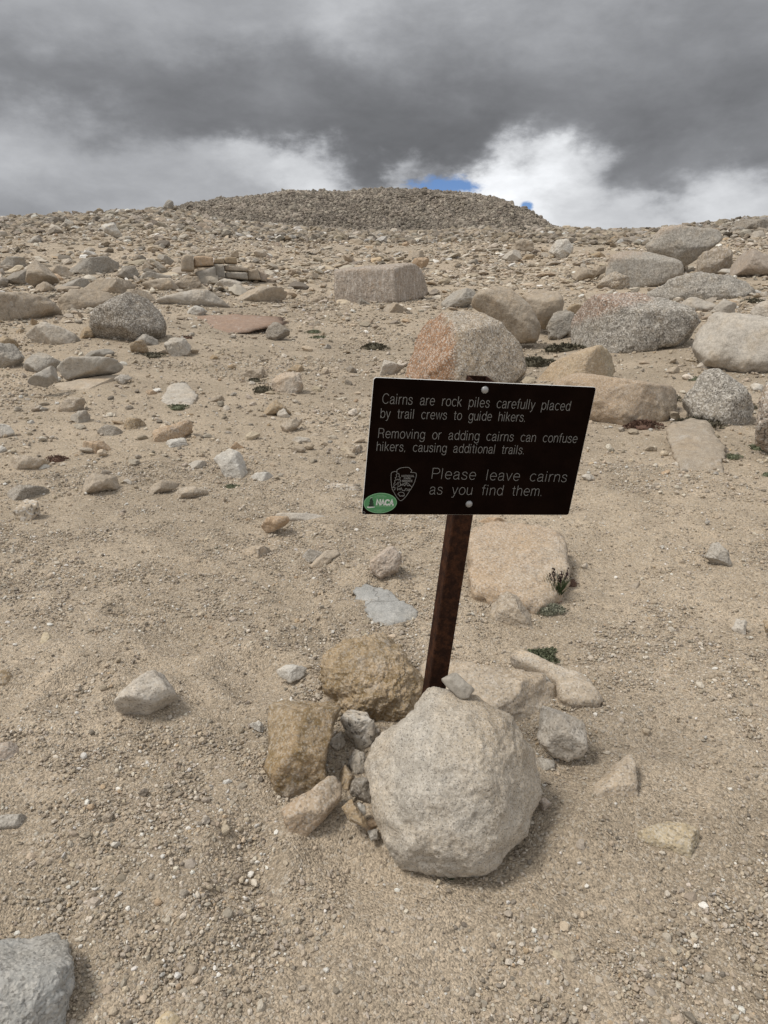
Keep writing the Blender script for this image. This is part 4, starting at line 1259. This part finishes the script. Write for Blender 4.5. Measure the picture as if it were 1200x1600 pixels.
# single line alphabet, cap height 1, lower case height .72: (advance, strokes)
GLYPH = {
    'C': (.80, [_o(.42, .5, .40, .5, 42, 318)]),
    'R': (.74, [_l((.05, 0), (.05, 1), (.40, 1)), _o(.40, .75, .25, .25, 90, -90), _l((.40, .5), (.05, .5)), _c((.38, .5), (.58, .40), (.62, .15), (.66, 0))]),
    'P': (.70, [_l((.05, 0), (.05, 1), (.40, 1)), _o(.40, .74, .26, .26, 90, -90), _l((.40, .48), (.05, .48))]),
    'N': (.74, [_l((.05, 0), (.05, 1), (.66, 0), (.66, 1))]),
    'A': (.72, [_l((.0, 0), (.34, 1), (.68, 0)), _l((.12, .34), (.56, .34))]),
    'T': (.64, [_l((.0, 1), (.6, 1)), _l((.3, 1), (.3, 0))]),
    'I': (.18, [_l((.06, 0), (.06, 1))]),
    'O': (.84, [_o(.40, .5, .39, .5)]),
    'L': (.58, [_l((.05, 1), (.05, 0), (.52, 0))]),
    'K': (.68, [_l((.05, 0), (.05, 1)), _l((.6, 1), (.05, .4)), _l((.25, .6), (.62, 0))]),
    'S': (.66, [_c((.58, .78), (.45, .98), (.16, .96), (.06, .76), (.2, .57), (.45, .46), (.58, .26), (.46, .03), (.15, .02), (.03, .22))]),
    'E': (.60, [_l((.54, 1), (.05, 1), (.05, 0), (.54, 0)), _l((.05, .52), (.48, .52))]),
    'V': (.66, [_l((0, 1), (.32, 0), (.64, 1))]),
    'a': (.60, [_c((.06, .52), (.13, .67), (.29, .72), (.44, .66), (.48, .52)), _l((.48, .52), (.48, .10)), _c((.48, .10), (.50, .01), (.56, .01)),
               _c((.48, .44), (.30, .39), (.10, .32), (.04, .18), (.10, .03), (.27, .0), (.42, .10), (.48, .22))]),
    'b': (.62, [_l((.05, 0), (.05, 1)), _o(.31, .36, .26, .36)]),
    'c': (.58, [_o(.32, .36, .28, .36, 48, 312)]),
    'd': (.62, [_l((.57, 0), (.57, 1)), _o(.31, .36, .26, .36)]),
    'e': (.62, [_l((.04, .37), (.58, .37)), _o(.31, .36, .27, .36, 0, 316)]),
    'f': (.32, [_c((.32, .99), (.22, 1.0), (.15, .92), (.14, .80)), _l((.14, .80), (.14, 0)), _l((0, .70), (.29, .70))]),
    'g': (.62, [_l((.57, .71), (.57, -.08)), _c((.57, -.08), (.50, -.26), (.30, -.31), (.12, -.26), (.06, -.14)), _o(.31, .37, .26, .35)]),
    'h': (.58, [_l((.05, 0), (.05, 1)), _c((.05, .48), (.16, .66), (.33, .72), (.47, .64), (.51, .48)), _l((.51, .48), (.51, 0))]),
    'i': (.20, [_l((.06, 0), (.06, .71)), _l((.06, .92), (.06, 1.0))]),
    'k': (.54, [_l((.05, 0), (.05, 1)), _l((.46, .71), (.05, .28)), _l((.19, .43), (.50, 0))]),
    'l': (.20, [_l((.06, 0), (.06, 1))]),
    'm': (.88, [_l((.05, 0), (.05, .71)), _c((.05, .50), (.14, .66), (.27, .72), (.39, .65), (.43, .50)), _l((.43, .50), (.43, 0)), _c((.43, .50), (.52, .66), (.65, .72), (.77, .65), (.81, .50)), _l((.81, .50), (.81, 0))]),
    'n': (.58, [_l((.05, 0), (.05, .71)), _c((.05, .48), (.16, .66), (.33, .72), (.47, .64), (.51, .48)), _l((.51, .48), (.51, 0))]),
    'o': (.62, [_o(.31, .36, .28, .36)]),
    'p': (.62, [_l((.05, -.29), (.05, .71)), _o(.31, .36, .26, .36)]),
    'r': (.36, [_l((.05, 0), (.05, .71)), _c((.05, .44), (.13, .62), (.24, .71), (.34, .71))]),
    's': (.54, [_c((.46, .55), (.38, .69), (.18, .71), (.07, .58), (.14, .44), (.34, .36), (.47, .24), (.42, .05), (.24, .0), (.09, .04), (.03, .18))]),
    't': (.32, [_l((.14, .92), (.14, .12)), _c((.14, .12), (.17, .02), (.28, .01)), _l((.0, .70), (.29, .70))]),
    'u': (.58, [_l((.05, .71), (.05, .24)), _c((.05, .24), (.09, .08), (.23, 0), (.40, .06), (.51, .24)), _l((.51, .71), (.51, 0))]),
    'v': (.52, [_l((0, .71), (.25, 0), (.50, .71))]),
    'w': (.78, [_l((0, .71), (.19, 0), (.38, .71), (.57, 0), (.76, .71))]),
    'y': (.52, [_l((0, .71), (.26, 0)), _l((.50, .71), (.26, 0)), _c((.26, 0), (.20, -.18), (.12, -.28), (.02, -.27))]),
    '.': (.20, [_l((.06, 0), (.06, .05))]),
    ',': (.20, [_l((.07, .05), (.05, -.08))]),
    ' ': (.66, []),
}


class Strokes:
    """flat bars of a fixed width, a little proud of the panel"""
    def __init__(self, y0, y1):
        self.V, self.F = [], []
        self.y0, self.y1 = y0, y1

    def poly(self, pts, w):
        pts = [np.array(p[:2], float) for p in pts]
        pts = [p for i, p in enumerate(pts) if i == 0 or np.linalg.norm(p - pts[i - 1]) > 1e-6]
        if len(pts) < 2:
            return
        closed = np.linalg.norm(pts[0] - pts[-1]) < 1e-6
        n = len(pts)
        L, Rr = [], []
        for i in range(n):
            if closed:
                a, b = pts[(i - 1) % (n - 1)] if i in (0, n - 1) else pts[i - 1], pts[1] if i in (0, n - 1) else pts[i + 1]
                if i in (0, n - 1):
                    a = pts[n - 2]
            else:
                a, b = pts[max(i - 1, 0)], pts[min(i + 1, n - 1)]
            d0 = pts[i] - a
            d1 = b - pts[i]
            u0 = d0 / (np.linalg.norm(d0) or 1)
            u1 = d1 / (np.linalg.norm(d1) or 1)
            t = u0 + u1
            ln = np.linalg.norm(t)
            t = t / ln if ln > 1e-6 else u1
            nrm = np.array([-t[1], t[0]])
            k = 1 / max(0.5, ln / 2 if (np.linalg.norm(d0) > 0 and np.linalg.norm(d1) > 0) else 1)
            e = np.zeros(2)
            if not closed and i == 0:
                e = -u1 * w * .4
            if not closed and i == n - 1:
                e = u0 * w * .4
            L.append(pts[i] + e + nrm * w / 2 * k)
            Rr.append(pts[i] + e - nrm * w / 2 * k)
        b0 = len(self.V)
        for l, r_ in zip(L, Rr):
            self.V += [(l[0], self.y0, l[1]), (r_[0], self.y0, r_[1]), (l[0], self.y1, l[1]), (r_[0], self.y1, r_[1])]
        for i in range(n - 1):
            a, c = b0 + 4 * i, b0 + 4 * i + 4
            self.F += [(a, a + 1, c + 1, c), (a + 2, c + 2, c + 3, a + 3), (a, c, c + 2, a + 2), (a + 1, a + 3, c + 3, c + 1)]

    def fill(self, pts):
        """filled convex-ish outline"""
        b0 = len(self.V)
        n = len(pts)
        for p in pts:
            self.V.append((p[0], self.y0, p[1]))
        for p in pts:
            self.V.append((p[0], self.y1, p[1]))
        self.F.append(tuple(b0 + i for i in range(n)))
        self.F.append(tuple(b0 + n + i for i in reversed(range(n))))
        for i in range(n):
            j = (i + 1) % n
            self.F.append((b0 + i, b0 + j, b0 + n + j, b0 + n + i))

    def text(self, s, x0, z0, x1, z1, h, w, stretch=True):
        adv = sum(GLYPH[c][0] + .13 for c in s) - .13
        u = np.array([x1 - x0, z1 - z0])
        ln = np.linalg.norm(u)
        u = u / ln
        v = np.array([-u[1], u[0]])
        sx = ln / adv
        x = 0.0
        for c in s:
            a, st = GLYPH[c]
            for pl in st:
                self.poly([np.array([x0, z0]) + u * (x + p[0]) * sx + v * p[1] * h for p in pl], w)
            x += a + .13

    def build(self, name, m, parent, label=None):
        me = bpy.data.meshes.new(name)
        me.from_pydata(self.V, [], self.F)
        me.update()
        import bmesh
        bm = bmesh.new()
        bm.from_mesh(me)
        bmesh.ops.recalc_face_normals(bm, faces=bm.faces)
        bm.to_mesh(me)
        bm.free()
        o = link(name, me, m, parent)
        if label:
            o['label'] = label
        return o


def bm_obj(name, bm, m, parent, smooth=False):
    import bmesh
    bmesh.ops.recalc_face_normals(bm, faces=bm.faces)
    me = bpy.data.meshes.new(name)
    bm.to_mesh(me)
    bm.free()
    for p in me.polygons:
        p.use_smooth = smooth
    return link(name, me, m, parent)


def sign_mats():
    m1, t, b = mat('dark brown enamel')
    p = t.n.new('ShaderNodeTexCoord').outputs['Object']
    n = t.noise(p, 14.0, 5, 0.6)
    t.put(b.inputs['Base Color'], t.mix(t.ss(n, .35, .7), (.0050, .0022, .0014), (.0085, .0040, .0026)))
    t.put(b.inputs['Roughness'], t.lin(n, .3, .7, .5, .68))
    b.inputs['Specular IOR Level'].default_value = .02
    m2, t, b = mat('cut aluminium edge')
    b.inputs['Base Color'].default_value = (.62, .61, .59, 1)
    b.inputs['Roughness'].default_value = .6
    m3, t, b = mat('rusty brown steel')
    p = t.n.new('ShaderNodeTexCoord').outputs['Object']
    n = t.noise(p, 34.0, 7, 0.7, .1)
    n2_ = t.noise(p, 190.0, 4, 0.7)
    c = t.mix(t.ss(n, .40, .66), (.024, .012, .0085), (.060, .026, .014))
    c = t.scale(c, t.lin(n2_, .3, .7, .7, 1.35))
    t.put(b.inputs['Base Color'], c)
    b.inputs['Roughness'].default_value = .82
    b.inputs['Specular IOR Level'].default_value = .06
    t.put(b.inputs['Normal'], t.new('ShaderNodeBump', {'Strength': .35, 'Distance': .002, 'Height': n2_}).outputs[0])
    m4, t, b = mat('pale engraved line')
    b.inputs['Base Color'].default_value = (.225, .22, .21, 1)
    m5, t, b = mat('zinc bolt')
    p = t.n.new('ShaderNodeTexCoord').outputs['Object']
    t.put(b.inputs['Base Color'], t.mix(t.noise(p, 300, 4, .6), (.26, .26, .26), (.42, .42, .42)))
    b.inputs['Metallic'].default_value = .5
    b.inputs['Roughness'].default_value = .45
    m6, t, b = mat('green vinyl')
    p = t.n.new('ShaderNodeTexCoord').outputs['Object']
    t.put(b.inputs['Base Color'], t.mix(t.noise(p, 60, 4, .6), (.075, .245, .105), (.105, .30, .135)))
    b.inputs['Roughness'].default_value = .5
    m7, t, b = mat('white print')
    b.inputs['Base Color'].default_value = (.66, .70, .66, 1)
    m8, t, b = mat('dark print')
    b.inputs['Base Color'].default_value = (.03, .035, .03, 1)
    m9, t, b = mat('pale green print')
    b.inputs['Base Color'].default_value = (.30, .50, .32, 1)
    return m1, m2, m3, m4, m5, m6, m7, m8, m9


def rounded(w, h, r, n=6):
    out = []
    for cx, cz, a0 in ((w / 2 - r, h / 2 - r, 0), (-w / 2 + r, h / 2 - r, 90), (-w / 2 + r, -h / 2 + r, 180), (w / 2 - r, -h / 2 + r, 270)):
        for i in range(n + 1):
            a = rad(a0 + 90 * i / n)
            out.append((cx + r * math.cos(a), cz + r * math.sin(a)))
    return out


def build_sign():
    import bmesh
    from mathutils import Matrix
    mp, me_, mr, ml, mb, mg, mw, md, mpg = sign_mats()
    root = bpy.data.objects.new('trail_sign', None)
    COL.objects.link(root)
    root.empty_display_size = 0.1
    M = Matrix.Identity(4)
    for i in range(3):
        M[i][0], M[i][1], M[i][2], M[i][3] = P_X[i], P_Y[i], P_Z[i], P_C[i]
    # the empty stands at the foot of the post; children keep panel coordinates shifted up
    UPZ = 1.0
    M.translation = P_C - P_Z * UPZ
    root.matrix_world = M
    tag(root, 'dark brown notice board about cairns on a leaning rusty steel post', 'sign')

    def shift(o):
        for v in o.data.vertices:
            v.co.z += UPZ
        return o
    # panel: painted faces and a bare cut edge
    bm = bmesh.new()
    ol = rounded(PANEL_W, PANEL_H, .008)
    be = .0007
    oi = rounded(PANEL_W - 2 * be, PANEL_H - 2 * be, .008 - be)
    f0 = [bm.verts.new((x, 0, z)) for x, z in oi]
    f1 = [bm.verts.new((x, be, z)) for x, z in ol]
    f2 = [bm.verts.new((x, PANEL_T, z)) for x, z in ol]
    bm.faces.new(f0)
    bm.faces.new(list(reversed(f2)))
    n = len(ol)
    for a, b in ((f0, f1), (f1, f2)):
        for i in range(n):
            bm.faces.new((a[i], a[(i + 1) % n], b[(i + 1) % n], b[i]))
    panel = shift(bm_obj('panel', bm, mp, root))
    panel.data.materials.append(me_)
    for p in panel.data.polygons:
        if abs(p.normal.y) < .9:
            p.material_index = 1
    # engraved text: pixels of the baseline's two ends, height in pixels
    PXM = PANEL_W / 348.0
    for s, a, b, h, hk in (('Cairns are rock piles carefully placed', (597, 630.2), (890, 641.5), 14.7, 1), ('by trail crews to guide hikers.', (594, 652.6), (821, 658.6), 14.0, 1),
                       ('Removing or adding cairns can confuse', (590.5, 683.8), (901, 691.8), 14.4, 1), ('hikers, causing additional trails.', (588, 704), (819, 709.5), 14.0, 1),
                       ('Please leave cairns', (673.7, 747.6), (885, 753), 17.2, 1), ('as you find them.', (670.5, 772), (847, 774.6), 17.0, 1)):
        k = Strokes(-.0004, .0002)
        (x0, z0), (x1, z1) = uv(*a), uv(*b)
        k.text(s, x0, z0, x1, z1, h * PXM, .00135)
        shift(k.build('lettering', ml, panel))
    # arrowhead emblem, measured on the photograph at ten times its size from (560, 720)

    def q(x, y):
        return uv(560 + x / 10, 720 + y / 10)
    k = Strokes(-.0004, .0002)
    w = .0013
    k.poly(curve([q(*p) for p in [(520, 185), (575, 165), (603, 180), (603, 145), (660, 112), (730, 102), (790, 108), (835, 155), (815, 180), (880, 185), (907, 210), (890, 290), (860, 370), (800, 470), (730, 570), (662, 622), (610, 580), (560, 500), (525, 430), (512, 320), (510, 240)]], 4, True), w)
    k.poly([q(*p) for p in [(545, 415), (560, 385), (552, 360), (572, 340), (565, 310), (590, 295), (575, 265), (600, 250), (590, 220), (605, 200), (630, 198), (640, 225), (630, 245), (655, 262), (640, 290), (662, 305), (645, 335), (662, 365), (640, 400), (612, 405)]], w)
    k.poly([q(*p) for p in [(598, 300), (618, 285), (630, 300)]], w)
    k.poly([q(*p) for p in [(580, 375), (600, 360), (625, 330), (618, 385)]], w)
    k.poly([q(*p) for p in [(655, 388), (690, 362), (720, 355), (750, 335), (790, 365), (832, 408)]], w)
    k.poly([q(*p) for p in [(680, 382), (705, 372), (722, 392), (748, 352), (770, 392), (800, 385)]], w)
    k.poly([q(*p) for p in [(532, 415), (575, 420), (570, 450), (545, 458)]], w)
    k.poly([q(*p) for p in [(605, 415), (612, 458), (640, 430), (650, 455), (668, 420), (685, 460), (720, 468), (740, 432), (770, 445), (800, 440), (790, 465), (740, 466), (800, 470)]], w)
    k.poly(curve([q(*p) for p in [(620, 510), (650, 492), (690, 492), (715, 515), (712, 552), (695, 540), (690, 555), (672, 545), (650, 555), (640, 535), (625, 530)]], 3, True), w)
    for s, y, xa, xb in (('NATIONAL', 250, 672, 872), ('PARK', 288, 712, 818), ('SERVICE', 328, 680, 842)):
        (x0, z0), (x1, z1) = q(xa, y), q(xb, y)
        k.text(s, x0, z0, x1, z1, 2.8 * PXM, .00105)
    shift(k.build('emblem', ml, panel, 'outlined arrowhead emblem with tree, mountain and bison'))
    # oval sticker
    cx, cz = uv(594.2, 786)
    rx, rz = 26.3 * PXM, 17.2 * PXM
    an = rad(1.5)

    def ell(f, n_=56):
        return [(cx + f * rx * math.cos(a) * math.cos(an) - f * rz * math.sin(a) * math.sin(an), cz + f * rx * math.cos(a) * math.sin(an) + f * rz * math.sin(a) * math.cos(an)) for a in [2 * math.pi * i / n_ for i in range(n_)]]
    k = Strokes(-.0007, -.0001)
    k.fill(ell(1.0))
    st = shift(k.build('sticker', mg, root, 'oval green sticker in the lower left corner of the panel'))
    k = Strokes(-.0010, -.0004)
    e = ell(.965)
    k.poly(e + [e[0]], .0011)
    shift(k.build('border', mpg, st))
    k = Strokes(-.0010, -.0004)
    (x0, z0), (x1, z1) = q(280, 682), q(542, 690)
    k.text('NACA', x0, z0, x1, z1, 8.4 * PXM, .0042)
    shift(k.build('lettering', mw, st))
    k = Strokes(-.0010, -.0004)
    k.poly([q(272, 704), q(545, 712)], .0009)
    for (xa, xb, y, sg) in ((290, 410, 541, 17), (250, 445, 562, 19), (245, 412, 768, 17), (285, 370, 785, 14)):
        x = xa
        while x < xb - sg * .5:
            k.poly([q(x, y), q(min(x + sg * .62, xb), y + .4)], .0010)
            x += sg
    shift(k.build('fine_print', mpg, st))
    k = Strokes(-.0010, -.0004)
    for (xa, xb, y, hh) in ((190, 222, 583, 12), (184, 220, 600, 15), (176, 228, 617, 16), (178, 236, 634, 15), (168, 232, 652, 16), (172, 240, 670, 15), (160, 238, 688, 17), (158, 246, 706, 16)):
        k.fill([q(xa + 4, y - hh / 2), q(xb - 6, y - hh / 2 + 2), q(xb, y), q(xb - 4, y + hh / 2), q(xa + 3, y + hh / 2), q(xa, y + 1)])
    shift(k.build('cairn_picture', md, st))
    k = Strokes(-.0010, -.0004)
    k.fill([q(132, 718), q(150, 708), q(158, 716), q(246, 716), q(258, 712), q(250, 726), q(205, 732), q(160, 738), q(138, 732)])
    k.poly([q(185, 578), q(215, 574)], .0012)
    shift(k.build('snow_picture', mw, st))
    # bolts and the corner hole
    for (px, py) in ((757.6, 609.2), (732.8, 787.4)):
        x, z = uv(px, py)
        bm = bmesh.new()
        rings = []
        for i in range(6):
            a = rad(90 * i / 5)
            r_ = .0098 * math.cos(a)
            y = -.0002 - .0062 * math.sin(a)
            rings.append([bm.verts.new((x + max(r_, 1e-4) * math.cos(2 * math.pi * j / 24), y, z + max(r_, 1e-4) * math.sin(2 * math.pi * j / 24))) for j in range(24)])
        for a, b in zip(rings, rings[1:]):
            for j in range(24):
                bm.faces.new((a[j], a[(j + 1) % 24], b[(j + 1) % 24], b[j]))
        bm.faces.new(rings[-1])
        shift(bm_obj('bolt', bm, mb, root, True))
    x, z = uv(568.2, 801.2)
    k = Strokes(-.0006, .0002)
    rg = [(x + .0036 * math.cos(2 * math.pi * i / 16), z + .0036 * math.sin(2 * math.pi * i / 16)) for i in range(17)]
    rg[-1] = rg[0]
    k.poly(rg, .0012)
    shift(k.build('rivet_ring', ml, panel))
    # square tube post behind the panel
    bm = bmesh.new()
    xo = uv(728.0, 800)[0]
    xo2 = uv(752.0, 596)[0]
    xm = (xo + xo2) / 2 + .002
    hw, dp = .0285, .060
    z1, z0 = PANEL_H / 2 + .001, -1.30
    wt = .004
    segs = [z1, .1, -.1, -.3, -.6, -.9, z0]
    cr = .003
    sec = [(-hw + cr, PANEL_T + .0005), (hw - cr, PANEL_T + .0005), (hw, PANEL_T + cr), (hw, PANEL_T + dp - cr), (hw - cr, PANEL_T + dp), (-hw + cr, PANEL_T + dp), (-hw, PANEL_T + dp - cr), (-hw, PANEL_T + cr)]
    ins = [(-hw + wt, PANEL_T + wt), (hw - wt, PANEL_T + wt), (hw - wt, PANEL_T + wt + .001), (hw - wt, PANEL_T + dp - wt - .001), (hw - wt, PANEL_T + dp - wt), (-hw + wt, PANEL_T + dp - wt), (-hw + wt, PANEL_T + dp - wt - .001), (-hw + wt, PANEL_T + wt + .001)]
    prev = None
    for zz in segs:
        r_ = [bm.verts.new((xm + a, b, zz)) for a, b in sec]
        if prev:
            for i in range(8):
                bm.faces.new((prev[i], prev[(i + 1) % 8], r_[(i + 1) % 8], r_[i]))
        else:
            top = r_
        prev = r_
    it = [bm.verts.new((xm + a, b, z1)) for a, b in ins]
    ib = [bm.verts.new((xm + a, b, z1 - .12)) for a, b in ins]
    for i in range(8):
        j = (i + 1) % 8
        bm.faces.new((top[i], top[j], it[j], it[i]))
        bm.faces.new((it[i], it[j], ib[j], ib[i]))
    bm.faces.new(ib)
    shift(bm_obj('post', bm, mr, root))


build_sign()


# ------------------------------------------------------------------ plants
def leaf_mat(name, ca, cb):
    m, t, b = mat(name)
    info = t.n.new('ShaderNodeTexCoord').outputs['Object']
    n = t.noise(info, 90.0, 3, .6)
    t.put(b.inputs['Base Color'], t.mix(t.ss(n, .35, .65), ca, cb))
    b.inputs['Roughness'].default_value = .8
    return m


M_LEAF = {'dark': leaf_mat('dark mat leaf', (.050, .045, .030), (.125, .110, .075)), 'green': leaf_mat('green grey leaf', (.085, .10, .055), (.17, .175, .115)),
          'silver': leaf_mat('silver leaf', (.16, .165, .12), (.28, .275, .21)), 'red': leaf_mat('dark red leaf', (.09, .050, .038), (.16, .10, .07)),
          'blade': leaf_mat('grass blade', (.03, .05, .018), (.065, .085, .035)), 'seed': leaf_mat('dark seed head', (.022, .012, .012), (.06, .03, .028)), 'flower': leaf_mat('red flower', (.30, .05, .035), (.38, .09, .05))}


def cushion(label, kind, px, py, wpx, hpx, n=420, group=None, seed=1):
    """low dome of short leaves growing on the ground"""
    g = np.random.default_rng(seed)
    c = hit(px, py + hpx * .35)[0]
    z = float((c - EYE) @ FWD)
    rx = wpx / 2 * z / FPX
    hh = max(hpx / 2 * z / FPX * .9, rx * .22)
    V, F = [], []
    for i in range(n):
        a, u = g.uniform(0, 2 * math.pi), math.sqrt(g.uniform(0, 1))
        lump = 1 + .35 * math.sin(3 * a + seed) * u
        x, y = rx * u * math.cos(a) * lump, rx * .75 * u * math.sin(a) * lump * (1 + .3 * math.sin(2 * a + seed * 1.7))
        zz = hh * math.sqrt(max(0.0, 1 - u * u)) * g.uniform(.55, 1.1)
        b = np.array([x, y, float(ground_h(c[0] + x, c[1] + y)) - c[2] + zz * .8])
        out = np.array([x / rx, y / rx, .8]) + g.normal(0, .45, 3)
        out /= np.linalg.norm(out)
        s = np.cross(out, g.normal(size=3))
        s /= np.linalg.norm(s)
        L = rx * g.uniform(.10, .24)
        W = L * g.uniform(.22, .38)
        k = len(V)
        V += [b - s * W * .4, b + out * L * .55 - s * W, b + out * L, b + out * L * .55 + s * W]
        F.append((k, k + 1, k + 2, k + 3))
    # woody heart of the cushion
    bv, bf = ico(2)
    k = len(V)
    core = bv * np.array([rx * .8, rx * .62, hh * .75]) * (0.05 if kind == 'flower' else 1.0)
    V = np.concatenate([np.array(V), core])
    F4 = np.array(F)
    F3 = np.concatenate([bf + k, bf[:, 2:3] + k], 1)
    me = bpy.data.meshes.new('cushion_plant')
    me.from_pydata([tuple(v) for v in V], [], [tuple(f) for f in F4] + [tuple(f) for f in bf + k])
    me.update()
    o = link('cushion_plant', me, M_LEAF[kind], None, tuple(c))
    tag(o, label, 'plant', group or 'cushion plants', 'thing')
    return o


def grass(label, px, py, hpx, nb, spread, seeds, seed=3):
    g = np.random.default_rng(seed)
    c = hit(px, py)[0]
    z = float((c - EYE) @ FWD)
    H = hpx * z / FPX
    root = bpy.data.objects.new('grass_tuft', None)
    COL.objects.link(root)
    root.empty_display_size = .03
    root.location = tuple(c)
    tag(root, label, 'plant', None, 'thing')

    def strip(base, top, w, V, F, bend):
        k0 = len(V)
        for i in range(6):
            u = i / 5
            p = base * (1 - u) + top * u + np.array([bend[0] * u * u, bend[1] * u * u, 0])
            ww = w * (1 - u * .85)
            V += [p + np.array([ww, 0, 0]), p + np.array([-ww * .4, ww * .8, 0]), p + np.array([-ww * .4, -ww * .8, 0])]
        for i in range(5):
            a = k0 + 3 * i
            for j in range(3):
                F.append((a + j, a + (j + 1) % 3, a + 3 + (j + 1) % 3, a + 3 + j))
    V, F = [], []
    for i in range(nb):
        a = g.uniform(0, 2 * math.pi)
        b = np.array([math.cos(a), math.sin(a), 0]) * H * .12 * g.uniform(0, 1)
        t = b + np.array([math.cos(a) * spread * H * g.uniform(.2, 1), math.sin(a) * spread * H * g.uniform(.2, 1), H * g.uniform(.35, .8)])
        strip(b, t, H * .028, V, F, g.normal(0, .06 * H, 2))
    me = bpy.data.meshes.new('blades')
    me.from_pydata([tuple(v) for v in V], [], F)
    link('foliage', me, M_LEAF['blade'], root)
    for i in range(seeds):
        V, F = [], []
        a = g.uniform(0, 2 * math.pi)
        b = np.array([math.cos(a), math.sin(a), 0]) * H * .1
        t = b + np.array([math.cos(a) * spread * H * .6 * g.uniform(.2, 1.0), math.sin(a) * spread * H * .6, H * g.uniform(.75, 1.0)])
        strip(b, t, H * .016, V, F, (0, 0))
        d = t - b
        for j in range(26):
            u = g.uniform(.68, 1.04)
            p = b + d * u
            s = g.normal(size=3)
            s /= np.linalg.norm(s)
            e = p + s * H * .06 * (1.15 - abs(u - .84) * 2.2) + np.array([0, 0, H * .035])
            q_ = np.cross(e - p, g.normal(size=3))
            q_ = q_ / np.linalg.norm(q_) * H * .02
            k = len(V)
            V += [p, (p + e) / 2 + q_, e, (p + e) / 2 - q_]
            F.append((k, k + 1, k + 2, k + 3))
        me = bpy.data.meshes.new('seed_head')
        me.from_pydata([tuple(v) for v in V], [], F)
        link('seed_head', me, M_LEAF['seed'], root)


def build_plants():
    grass('green grass tuft with dark seed heads against the broad flat boulder', 869, 933, 48, 150, .45, 10)
    cushion('grey green cushion plant at the foot of the grass tuft', 'silver', 856, 946, 42, 26, 900, seed=2)
    cushion('small red flowered plant between grass tuft and grey green cushion', 'flower', 873, 938, 12, 7, 90, seed=3)
    cushion('dark red twiggy plant right of the grass tuft', 'red', 893, 905, 20, 26, 200, seed=4)
    cushion('flat green cushion plant behind the pale bent slab', 'green', 846, 1020, 52, 22, 700, seed=5)
    cushion('dark red plant at the right end of a long tan stone at left', 'red', 89, 714, 30, 18, 420, seed=6)
    cushion('black cushion plant, lower of two left of the cracked pale rock', 'dark', 410, 605, 30, 20, 420, seed=7)
    cushion('black cushion plant, upper of two left of the cracked pale rock', 'dark', 399, 592, 24, 12, 320, seed=8)
    cushion('dark mat plant on sand left of the orange faced boulder', 'dark', 585, 538, 38, 20, 420, seed=9)
    cushion('dark green mat plant, upper of two right of the dark pyramid rock', 'green', 491, 517, 22, 8, 260, seed=10)
    cushion('dark green mat plant, lower of two right of the dark pyramid rock', 'green', 498, 526, 22, 7, 260, seed=11)
    cushion('grey green plant at the foot of the round white slab', 'green', 278, 634, 28, 13, 420, seed=12)
    cushion('small dark green plant below the white grey block', 'green', 362, 758, 20, 11, 320, seed=13)
    cushion('dark green mat under the smooth leaning boulder', 'dark', 838, 562, 52, 26, 500, seed=14)
    cushion('thin dark mat at the left foot of the red topped boulder', 'dark', 875, 542, 58, 14, 420, seed=15)
    cushion('dark red plant in front of the flat topped orange boulder', 'red', 1003, 660, 52, 22, 520, seed=16)
    cushion('dark shrubby mat at the right end of the flat topped orange boulder', 'dark', 1046, 617, 34, 26, 420, seed=17)
    cushion('dark green moss along the lower edge of the speckled boulder', 'dark', 1098, 655, 70, 22, 620, seed=18)
    cushion('dark moss at the right corner of the tilted speckled boulder', 'dark', 1176, 633, 18, 16, 260, seed=19)
    cushion('grey green cushion plant below the half buried boulder', 'green', 1145, 711, 24, 14, 420, seed=20)
    cushion('grey green cushion plant at the foot of the tall edge boulder', 'green', 1186, 697, 30, 14, 420, seed=21)
    cushion('grey green cushion plant cut by the right edge, lower one', 'green', 1198, 739, 16, 14, 320, seed=22)
    cushion('small dark red plant in front of the dark speckled boulder', 'red', 292, 526, 20, 7, 260, seed=23)
    cushion('tiny dark plant on the open sand left of the egg shaped stone', 'dark', 338, 855, 9, 5, 90, seed=24)
    cushion('dark mat plant below the pale cube like rock', 'dark', 240, 553, 30, 12, 320, seed=25)
    cushion('dark plant at the right end of the long layered boulder', 'dark', 1175, 468, 30, 14, 320, seed=26)
    cushion('green mat on the sand above the mossy edged boulder', 'green', 1085, 590, 24, 10, 300, seed=27)
    grass('tiny green grass sprig at the front base of the big boulder', 706, 1374, 20, 26, .6, 0, 9)


build_plants()
